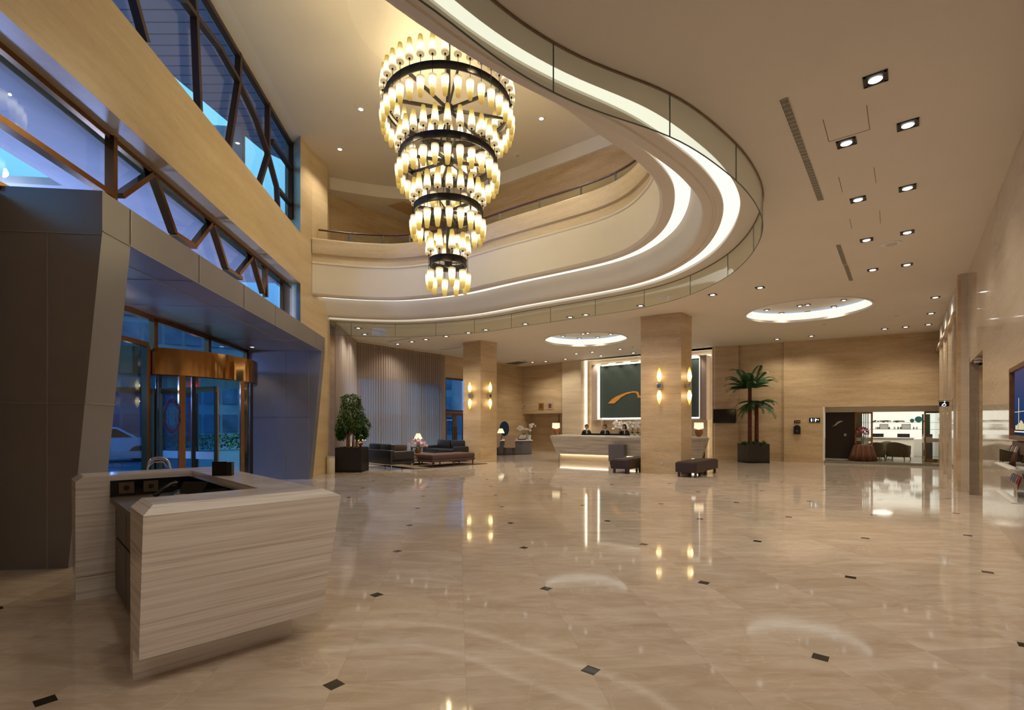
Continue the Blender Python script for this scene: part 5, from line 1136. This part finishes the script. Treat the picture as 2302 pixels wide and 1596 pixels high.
for u, v, d in ((1217, 913.5, 'small square gilt plaque on the nook header, nearer the corner'), (1237, 912.5, 'framed dark plaque on the nook header, beside the pilaster')):
    s_ = NB.s(u); z_ = NB.z(u, v); t = thing('wall_plaque', d, 'plaque', NB.p(s_, 0, z_)); mb = MB(); mb.fbox(NB, s_-.18, s_+.18, .001, .025, z_-.19, z_+.19); obj('frame', mb, M['picture_gold'] if u < 1220 else M['tan'], t, world=True)
    mb = MB(); mb.fbox(NB, s_-.10, s_+.10, .025, .03, z_-.12, z_+.12); obj('picture', mb, M['wood'] if u < 1220 else M['cloth_r'], t, world=True)
s_ = NB.s(1178); ct = thing('security_camera', 'small white dome security camera in the nook corner', 'camera', NB.p(.12, .04, NB.z(1178, 912))); mb = MB(); mb.tube([(0, 0, 0), (.04, -.1, -.02)], .05, 10); obj('housing', mb, M['white'], ct); mb = MB(); mb.ball((.05, -.13, -.03), .035); obj('lens', mb, M['blackgl'], ct)

# ------------------------------------------------------------------ things on the back wall
ta, tb = WR.s(1604), WR.s(1655); tz0, tz1 = WR.z(1604, 951), WR.z(1604, 920)
tv = thing('television', 'flat black television mounted on the travertine wall', 'television', WR.p((ta+tb)/2, .05, (tz0+tz1)/2)); mb = MB(); mb.fbox(WR, ta, tb, .03, .09, tz0, tz1); obj('housing', mb, M['black'], tv, world=True)
mb = MB(); mb.fbox(WR, ta+.02, tb-.02, .09, .093, tz0+.02, tz1-.02); obj('screen', mb, M['blackgl'], tv, world=True); mb = MB(); mb.fbox(WR, ta+.3, tb-.3, .001, .03, tz0+.15, tz1-.1); obj('bracket', mb, M['black'], tv, world=True)
def sgn(name, desc, u0, u1, v0, v1, cat): a, b = WR.s(u0), WR.s(u1); return thing(name, desc, cat, WR.p((a+b)/2, 0, WR.z(u0, v1))), a, b, WR.z(u0, v1), WR.z(u0, v0)
t, a, b, z0, z1 = sgn('small_sign', 'small black sign strip above the arched wall telephone', 1785, 1799.5, 945, 951, 'sign'); mb = MB(); mb.fbox(WR, a, b, .0, .02, z0, z1); obj('plate', mb, M['black'], t, world=True)
mb = MB()
for k in range(4): mb.fbox(WR, a+.04+k*.05, a+.065+k*.05, .02, .022, z0+.035, z0+.075)
obj('lettering', mb, M['silver'], t, world=True)
t, a, b, z0, z1 = sgn('wall_telephone', 'black arched house telephone mount on the wall between palm and shop', 1784, 1799.5, 955, 976, 'telephone'); mb = MB(); zc_ = z1-.12; m_ = (a+b)/2; r_ = (b-a)/2
mb.loft([[WR.p(m_+r_*c_, o, z) for c_, z in [(-1, z0), (1, z0)]+[(math.cos(x), zc_+.11*math.sin(x)) for x in [PI*i/10 for i in range(11)]]] for o in (.0, .08)]); obj('hood', mb, M['black'], t, world=True); mb = MB(); mb.fbox(WR, m_-.015, m_+.015, .08, .085, z0+.12, z0+.15); obj('badge', mb, M['silver'], t, world=True)
t, a, b, z0, z1 = sgn('restroom_sign', 'black restroom sign with two white figures and an arrow beside the shop', 1819, 1843.5, 939.5, 949.5, 'sign'); mb = MB(); mb.fbox(WR, a, b, 0, .02, z0, z1); obj('plate', mb, M['black'], t, world=True); mb = MB(); zm = (z0+z1)/2
for x in (a+.08, a+.22):
    mb.lathe([(.014, zm+.045), (.014, zm+.065)], c=tuple(WR.p(x, .022, 0)[:2])+(0,), n=8); mb.fbox(WR, x-.022, x+.022, .02, .024, zm-.02, zm+.04); mb.fbox(WR, x-.016, x+.016, .02, .024, zm-.065, zm-.02)
mb.fbox(WR, a+.145, a+.15, .02, .024, zm-.06, zm+.06); mb.fbox(WR, b-.13, b-.05, .02, .024, zm+.015, zm+.03); mb.fbox(WR, b-.065, b-.05, .02, .024, zm-.02, zm+.03); mb.fbox(WR, b-.13, b-.11, .02, .024, zm, zm+.045)
obj('symbols', mb, M['litwhite'], t, world=True)

# ------------------------------------------------------------------ shop
SB = Frame(tuple(WR.p(so-1.0, -6.2, 0)[:2]), tuple(WR.p(WR.L+4, -6.2, 0)[:2]))
mb = MB(); mb.fbox(WR, so-1.1, so-1.0, -6.3, -1.2, 0, 2.6); mb.fbox(WR, WR.L+3.6, WR.L+3.7, -6.3, -1.2, 0, 2.6); struct('wall_shop', mb, M['cream'])
mb = MB(); mb.fbox(WR, so-1.1, WR.L+3.7, -6.4, -1.2, 2.42, 2.5); struct('ceiling_shop', mb, M['paint_w'])
mb = MB(); mb.fbox(WR, so-1.1, WR.L+3.7, -6.4, -1.0, -.02, .09); mb.fbox(WR, so+.01, WR.L+.3, -1.0, .04, -.02, .09); struct('floor_shop', mb, pbr('shop_floor', (.20, .19, .15), .2))
mb = MB(); mb.fbox(WR, so-1.1, WR.L+3.7, -6.4, -6.25, 0, 2.6); struct('wall_shop', mb, M['white'])
ds_ = thing('display_shelving', 'white backlit wall shelving at the rear of the shop', 'shelving', WR.p(so+3, -6.1, 0))
mb = MB(); mb.fbox(WR, so-.2, WR.L+2.6, -6.24, -6.2, .6, 2.40); obj('lit_back', mb, emis('lit_shelf_back', (1, .97, .80), 1.05), ds_, world=True)
shz = []
for v in (949.5, 964.5): zz = WR.z(1990, v, -5.9); shz.append(zz); mb = MB(); mb.fbox(WR, so-.2, WR.L+2.6, -6.2, -5.8, zz-.02, zz); obj('shelf', mb, M['white'], ds_, world=True)
mb = MB(); mb.fbox(WR, so-.2, WR.L+2.6, -6.2, -5.7, 0, .85); obj('base_cabinet', mb, M['cream'], ds_, world=True)
random.seed(8)
def onshelf(u, z, off=-6.0): return WR.p(WR.s(u, off), off, z)
for k, (u, r) in enumerate(((2050.5, .085), (2065, .14))): 
    t = thing('teal_plate', ['small', 'larger'][k]+' round teal plate standing on the top shop shelf', 'plate', onshelf(u, shz[0]), WR.rot()); mb = MB(); mb.tube([(0, -.01, r), (0, .02, r+.005)], r, 20); obj('dish', mb, M['teal'], t, smooth=True); mb = MB(); mb.box(-.05, .05, -.03, .05, 0, .02); obj('plate_stand', mb, M['wood_d'], t)
for k, u in enumerate((1972, 1988, 1996, 2018, 2027)):
    o_ = MB(); 
    for q in range(5): o_.ball((random.uniform(-.14, .14), 0, random.uniform(.03, .08)), random.uniform(.04, .09), .04, random.uniform(.02, .04), 8, 5)
    o = obj('ornament', o_, M['olive'], label='grey-green carved ornament on the top shop shelf, %s from the brass post' % ordn[k], cat='ornament', group='ornaments on the top shop shelf', smooth=True); o.location = onshelf(u, shz[0]); o.rotation_euler.z = WR.rot()
for k, u in enumerate((1987, 2037)):
    t = thing('picture_frame', 'thin white picture frame on the lower shop shelf, ' + ['nearer the entrance side', 'further along beside the jars'][k], 'picture frame', onshelf(u, shz[1]), WR.rot()); mb = MB()
    for q in ((-.17, -.155, 0, .24), (.155, .17, 0, .24), (-.17, .17, 0, .015), (-.17, .17, .225, .24)): mb.box(q[0], q[1], -.01, .01, q[2], q[3])
    obj('frame', mb, M['grey'], t); mb = MB(); mb.box(-.155, .155, -.002, .002, .015, .225); obj('picture', mb, M['white'], t)
for k, u in enumerate((1969, 1973, 1977, 1999, 2011, 2019, 2025, 2054, 2061)):
    c = MB(); r = .028+.012*random.random(); c.lathe([(r, 0), (r*1.1, .06), (r*.6, .09), (r*.5, .11)], n=10); o = obj('jar', c, [M['silver'], M['olive'], M['gwood'], M['grey']][k % 4], label='small ornamental jar on the lower shop shelf, number %s from the brass post' % ordn[k], cat='jar', group='small jars on the lower shop shelf', smooth=True); o.location = onshelf(u, shz[1])
cs = thing('shop_counter', 'long cream shop counter before the lit shelves', 'counter', onshelf(2000, 0, -4.6))
mb = MB(); a, b = WR.s(1950, -4.5), WR.s(2052, -4.5); mb.fbox(WR, a, b, -4.9, -4.3, 0, .92); obj('body', mb, M['cream'], cs, world=True); mb = MB(); mb.fbox(WR, a-.05, b+.04, -4.95, -4.24, .92, .96); obj('top', mb, M['white'], cs, world=True)
for k, u in enumerate((1973, 2031)): t = thing('monitor', 'black flat monitor on the shop counter, ' + ['nearer the brass post', 'further along the counter'][k], 'monitor', onshelf(u, .96, -4.6), WR.rot()); mb = MB(); mb.box(-.22, .22, -.02, .02, .0, .16); obj('screen', mb, M['black'], t); mb = MB(); mb.box(-.03, .03, -.02, .02, 0, .08); mb.box(-.1, .1, -.06, .06, 0, .01); obj('stand', mb, M['black'], t)
def armchair(desc, loc, rot):
    t = thing('tub_armchair', desc, 'armchair', loc, rot); mb = MB(); n = 20; oR, iR = [], []
    rings = []
    for i in range(n+1):
        a = -PI*.05+PI*1.1*i/n; x, y = math.cos(a), math.sin(a); hh = .72-.14*abs(math.cos(a))**2
        rings.append([(x*.40, -y*.38, .11), (x*.43, -y*.41, hh-.04), (x*.41, -y*.39, hh), (x*.34, -y*.32, hh), (x*.32, -y*.30, .2)])
    mb.loft([list(r) for r in rings], cap=False, closed=True); mb.add(rings[0], [(0, 1, 2, 3, 4)]); mb.add(rings[-1], [(4, 3, 2, 1, 0)]); obj('shell', mb, M['olive'], t, smooth=True)
    mb = MB(); mb.bbox(-.33, .33, -.30, .36, .18, .42, .05); obj('seat', mb, M['olive'], t, smooth=True)
    for x in (-.28, .28):
        for y in (-.25, .28): mb = MB(); mb.tube([(x, y, .2), (x*1.15, y*1.15, 0)], [.025, .015], 6); obj('leg', mb, M['wood_d'], t)
for u, v, d, r in ((1977, 1034, 'olive tub armchair in the shop partly behind the draped table', .2), (2034, 1034, 'olive tub armchair in the middle of the shop, back turned', -.5), (1993, 1029, 'third tub armchair showing behind the first', .6)): p = onz(u, v, .09); armchair(d, (p.x, p.y+.35, .09), WR.rot()+r)
# sliding door, brass posts, showcase
DO = -1.1; dz = 2.06; a, b = WR.s(1855, DO), WR.s(1922, DO); dd = thing('door_4', None, None, WR.p(a, DO, 0), kind='structure')
mb = MB(); mb.fbox(WR, a, b, DO-.04, DO+.04, .12, dz); pn = obj('door_panel', mb, M['brown_door'], dd, world=True); mb = MB(); mb.fbox(WR, a, b, DO-.06, DO+.06, .09, .125); obj('sill', mb, M['cream'], dd, world=True)
sw2 = [(1870,958.5),(1876,955.5),(1882,949),(1888,946),(1896,946.5),(1890,949),(1884,952),(1879,956.5)]; pts = [WR.p(WR.s(u, DO+.04), DO+.045, WR.z(u, v, DO+.04)) for u, v in sw2]; pt2 = [p+Vector((*(WR.m*-.006), 0)) for p in pts]
mb = MB(); mb.loft([pts, pt2], cap=False); mb.add(pts, tessellate_polygon([pts])); obj('swoosh_emblem', mb, M['silver'], pn, world=True)
mb = MB(); s_ = WR.s(1900, DO+.04); z_ = WR.z(1900, 977.5, DO+.04); mb.fbox(WR, s_-.04, s_+.04, DO+.042, DO+.046, z_-.05, z_+.05); obj('notice', mb, M['silver'], pn, world=True)
mb = MB()
for u in (1923, 1960, 2079): s_ = WR.s(u, DO); mb.fbox(WR, s_-.025, s_+.025, DO-.05, DO+.05, .09, dz)
s_a, s_b, s_c = WR.s(1923, DO), WR.s(1960, DO), WR.s(2079, DO); mb.fbox(WR, s_a, s_b, DO-.05, DO+.05, 1.97, dz); mb.fbox(WR, s_c, WR.L+.55, DO-.05, DO+.05, 1.97, dz); mb.fbox(WR, s_c, WR.L+.55, DO-.05, DO+.05, 0, .12+.09)
bf_ = thing('door_5', None, None, WR.p(s_b, DO, 0), kind='structure'); obj('door_frame', mb, M['gold'], bf_, world=True)
for x0, x1 in ((s_a, s_b), (s_c, WR.L+.55)):
    mb = MB(); mb.fbox(WR, x0, x1, DO-.003, DO+.003, .05, 1.97); gg = obj('glass_pane', mb, M['glass'], bf_, world=True); mb = MB(); mb.fbox(WR, x0+.02, x1-.02, DO-.01, DO+.01, .86, 1.0); obj('frosted_band', mb, M['cream'], gg, world=True)
t = thing('glass_showcase', 'tall dark glass showcase cabinet just inside the shop beyond the brass post', 'showcase', WR.p(s_a+.6, -1.6, 0)); 
mb = MB(); mb.fbox(WR, WR.s(1920, -2.4), WR.s(1937, -2.4), -2.6, -2.3, .09, 2.2); obj('cabinet', mb, M['olive'], t, world=True)
for q in range(4):
    mb = MB(); x = WR.s(1937+q*4.6, -2.5); mb.fbox(WR, x, x+.02, -2.6, -2.5, .09, 2.2); obj('upright', mb, M['wood_d'], t, world=True)
t = thing('tea_cabinet', 'dark cabinet with green glass and two round brass knobs at the end of the shop', 'cabinet', WR.p(s_c+.6, -1.2, 0)); mb = MB(); mb.fbox(WR, s_c+.12, WR.L+.2, -2.2, -1.8, .1, .80); mb.fbox(WR, s_c+.12, WR.L+.2, -2.2, -1.8, 1.05, 1.15); obj('body', mb, M['grey'], t, world=True)
mb = MB(); mb.fbox(WR, s_c+.12, WR.L+.2, -2.2, -1.8, .80, 1.05); obj('drawer', mb, M['cream'], t, world=True)
for q in (.5, .85): mb = MB(); p = WR.p(s_c+q-.15, -1.78, .93); mb.ball(tuple(p), .04); obj('knob', mb, M['gwood'], t, world=True)
mb = MB(); mb.fbox(WR, s_c+.12, WR.L+.2, -2.2, -2.18, 1.15, 1.95); obj('green_glass', mb, pbr('green_glass_back', (.07, .12, .055), .2), t, world=True)
for k in range(4): light('shop_light', 'AREA', WR.p(so+.9+k*1.5, -2.6-1.0*(k % 2), 2.40), 34, (1, .93, .74), None, .9)
# draped table with flowers
p = WR.p(WR.s(1940, -.55), -.55, .09); tb_ = thing('draped_table', 'round table under a pleated russet cloth at the shop entrance', 'table', (p.x, p.y, .09)); mb = MB(); n = 72; rings = []
for z, r, k in ((.02, .43, .07), (.3, .37, .05), (.58, .31, .025), (.63, .295, .0), (.64, .28, 0)): rings.append([Vector(((r+k*math.sin(11*a))*math.cos(a), (r+k*math.sin(11*a))*math.sin(a), z)) for a in [2*PI*j/n for j in range(n)]])
mb.loft(rings); obj('pleated_cloth', mb, M['cloth_r'], tb_, smooth='all')
vs_ = thing('flower_vase', 'clear glass vase of deep pink and white flowers on the draped table', 'vase', (p.x, p.y, .735)); mb = MB(); mb.lathe([(.05, 0), (.055, .02), (.075, .32), (.07, .32), (.05, .03)], n=18); obj('vase', mb, glass('vase_glass', (.8, .88, .85), 1.5, 1.5, .08), vs_, smooth=True)
random.seed(31); mb = MB(); st = MB()
for k in range(60):
    a = random.uniform(0, 2*PI); ph = random.uniform(0, PI*.6); c = Vector((.19*math.sin(ph)*math.cos(a), .19*math.sin(ph)*math.sin(a), .48+.2*math.cos(ph))); mb.ball(tuple(c), .035, .035, .03, 7, 4)
    if k % 6 == 0: st.tube([(0, 0, .02), (c.x*.3, c.y*.3, .3), tuple(c)], .004, 4)
obj('blossoms', mb, M['petal_r'], vs_, kind='stuff'); obj('flower_stems', st, M['leaf'], vs_, kind='stuff')

# ------------------------------------------------------------------ side wall items
s_ = WS2.s(2143); sgp = thing('projecting_sign', 'small black square sign with white wheelchair symbol sticking out of the side wall', 'sign', WS2.p(s_, .3, 2.4))
z0, z1 = WS2.z(2143, 909, .1), WS2.z(2143, 897, .1); q = at(2130, 903, (WS2.p(s_, .1, 0)).y); o0 = .08; q1 = WS2.p(s_, o0, 0); mb = MB(); W_ = .2
mb.hexa([WS2.p(s_-.01, o0, z0), WS2.p(s_+.01, o0, z0), WS2.p(s_+.01, o0+W_, z0), WS2.p(s_-.01, o0+W_, z0)], [WS2.p(s_-.01, o0, z1), WS2.p(s_+.01, o0, z1), WS2.p(s_+.01, o0+W_, z1), WS2.p(s_-.01, o0+W_, z1)]); obj('plate', mb, M['black'], sgp, world=True)
mb = MB(); zm = (z0+z1)/2
pc_ = [WS2.p(s_-.014, o0+.10+.035*math.cos(2*PI*i/14), zm-.02+.035*math.sin(2*PI*i/14)) for i in range(15)]; mb.tube(pc_, .006, 4); mb.tube([WS2.p(s_-.014, o0+.09, zm+.05), WS2.p(s_-.014, o0+.09, zm), WS2.p(s_-.014, o0+.13, zm-.01), WS2.p(s_-.014, o0+.15, zm-.05)], .007, 4); mb.ball(tuple(WS2.p(s_-.014, o0+.09, zm+.065)), .014, n=8, m=5)
obj('symbol', mb, M['litwhite'], sgp, world=True); mb = MB(); mb.bar(WS2.p(s_, 0, z1+.02), WS2.p(s_, o0+W_+.02, z1+.02), .02, .02); mb.fbox(WS2, s_-.03, s_+.03, 0, .02, z0-.1, z1+.08); obj('bracket', mb, M['chrome'], sgp, world=True)
p = WS.p(d1-.35, -.12, 2.86); t = thing('dome_camera', 'dark dome security camera under the doorway soffit in the side wall', 'camera', p); mb = MB(); mb.lathe([(.08, .0), (.08, -.03), (.07, -.04)], n=18); obj('base', mb, M['white'], t); mb = MB(); mb.ball((0, 0, -.045), .065, .065, .05); obj('dome', mb, M['blackgl'], t, smooth=True)
# framed screen (continues out of the picture)
u0 = 2268; a = WS.s(u0, .07); z1 = WS.z(u0, 838); z0 = WS.z(u0, 985); b = a-1.6
fs = thing('framed_screen', 'dusk cityscape screen in a bronze frame on the side wall', 'screen', WS.p((a+b)/2, .03, z0)); mb = MB()
for q in ((a-.05, a, z0, z1), (b, b+.05, z0, z1), (b, a, z1-.05, z1), (b, a, z0, z0+.05)): mb.fbox(WS, q[0], q[1], .0, .07, q[2], q[3])
obj('frame', mb, M['wood'], fs, world=True); mb = MB(); mb.fbox(WS, b+.05, a-.05, .02, .025, z0+.05, z1-.05); sc_o = obj('screen', mb, M['screen'], fs, world=True)
mb = MB(); random.seed(2)
for k in range(22): x = b+.1+k*(a-b-.2)/22; h_ = .05+.06*random.random()+(.3*(k == 18)); mb.fbox(WS, x, x+.03*(1 if k != 18 else .5), .026, .028, z0+.12, z0+.12+h_)
mb.fbox(WS, b+.06, a-.06, .026, .028, z0+.09, z0+.105); mb.fbox(WS, b+.06, a-.06, .026, .027, z0+.33, z0+.336); obj('lit_skyline', mb, emis('skyline_lights', (1, .85, .5), .9), sc_o, world=True)
mb = MB(); mb.fbox(WS, b, a-.08, 0, .05, z0-.16, z0-.02); obj('ledge', mb, M['wood_d'], fs, world=True)
for k, (ut, v0, v1) in enumerate(((2253, 1040, 1008), (2256, 1104, 1070))):
    a = WS.s(ut, .12); zb_ = WS.z(ut, v0, .12); zt2 = WS.z(ut, v1, .12); t = thing('brochure_rack', ['upper clear acrylic brochure rack on the side wall, full of dark leaflets', 'lower clear acrylic brochure rack on the side wall, with paler leaflets'][k], 'brochure rack', WS.p(a-.5, .06, zb_))
    mb = MB(); mb.fbox(WS, a-1.2, a, .14, .145, zb_, zt2); mb.fbox(WS, a-.005, a, .0, .145, zb_, zt2); mb.fbox(WS, a-1.2, a, .0, .005, zb_, zt2+.08); obj('pocket', mb, glass('acrylic_%d' % k, (.85, .85, .85), 1.5, 1.5, .06), t, world=True)
    mb = MB(); mb.fbox(WS, a-1.22, a+.05, .0, .19, zb_-.012, zb_); obj('shelf', mb, M['white'], t, world=True)
    for q in range(5):
        mb = MB(); x = a-.06-q*.13; mb.hexa([WS.p(x, .10, zb_+.002), WS.p(x-.10, .10, zb_+.002), WS.p(x-.10, .12, zb_+.002), WS.p(x, .12, zb_+.002)], [WS.p(x, .04, zt2+.04), WS.p(x-.10, .04, zt2+.05), WS.p(x-.10, .055, zt2+.05), WS.p(x, .055, zt2+.04)])
        cl_ = [(.05, .05, .07), (.45, .2, .05), (.06, .10, .25), (.5, .42, .15), (.15, .08, .07)] if k == 0 else [(.4, .33, .34), (.30, .36, .42), (.35, .22, .20), (.42, .3, .3), (.5, .05, .05)]
        obj('brochure', mb, pbr('leaflet_%d_%d' % (k, q), cl_[q], .4, noise=(30, .5)), label='leaflet in the %s acrylic rack, %s from the doorway end' % (['upper', 'lower'][k], ordn[q]), cat='brochure', group='brochures in the %s rack' % ['upper', 'lower'][k])
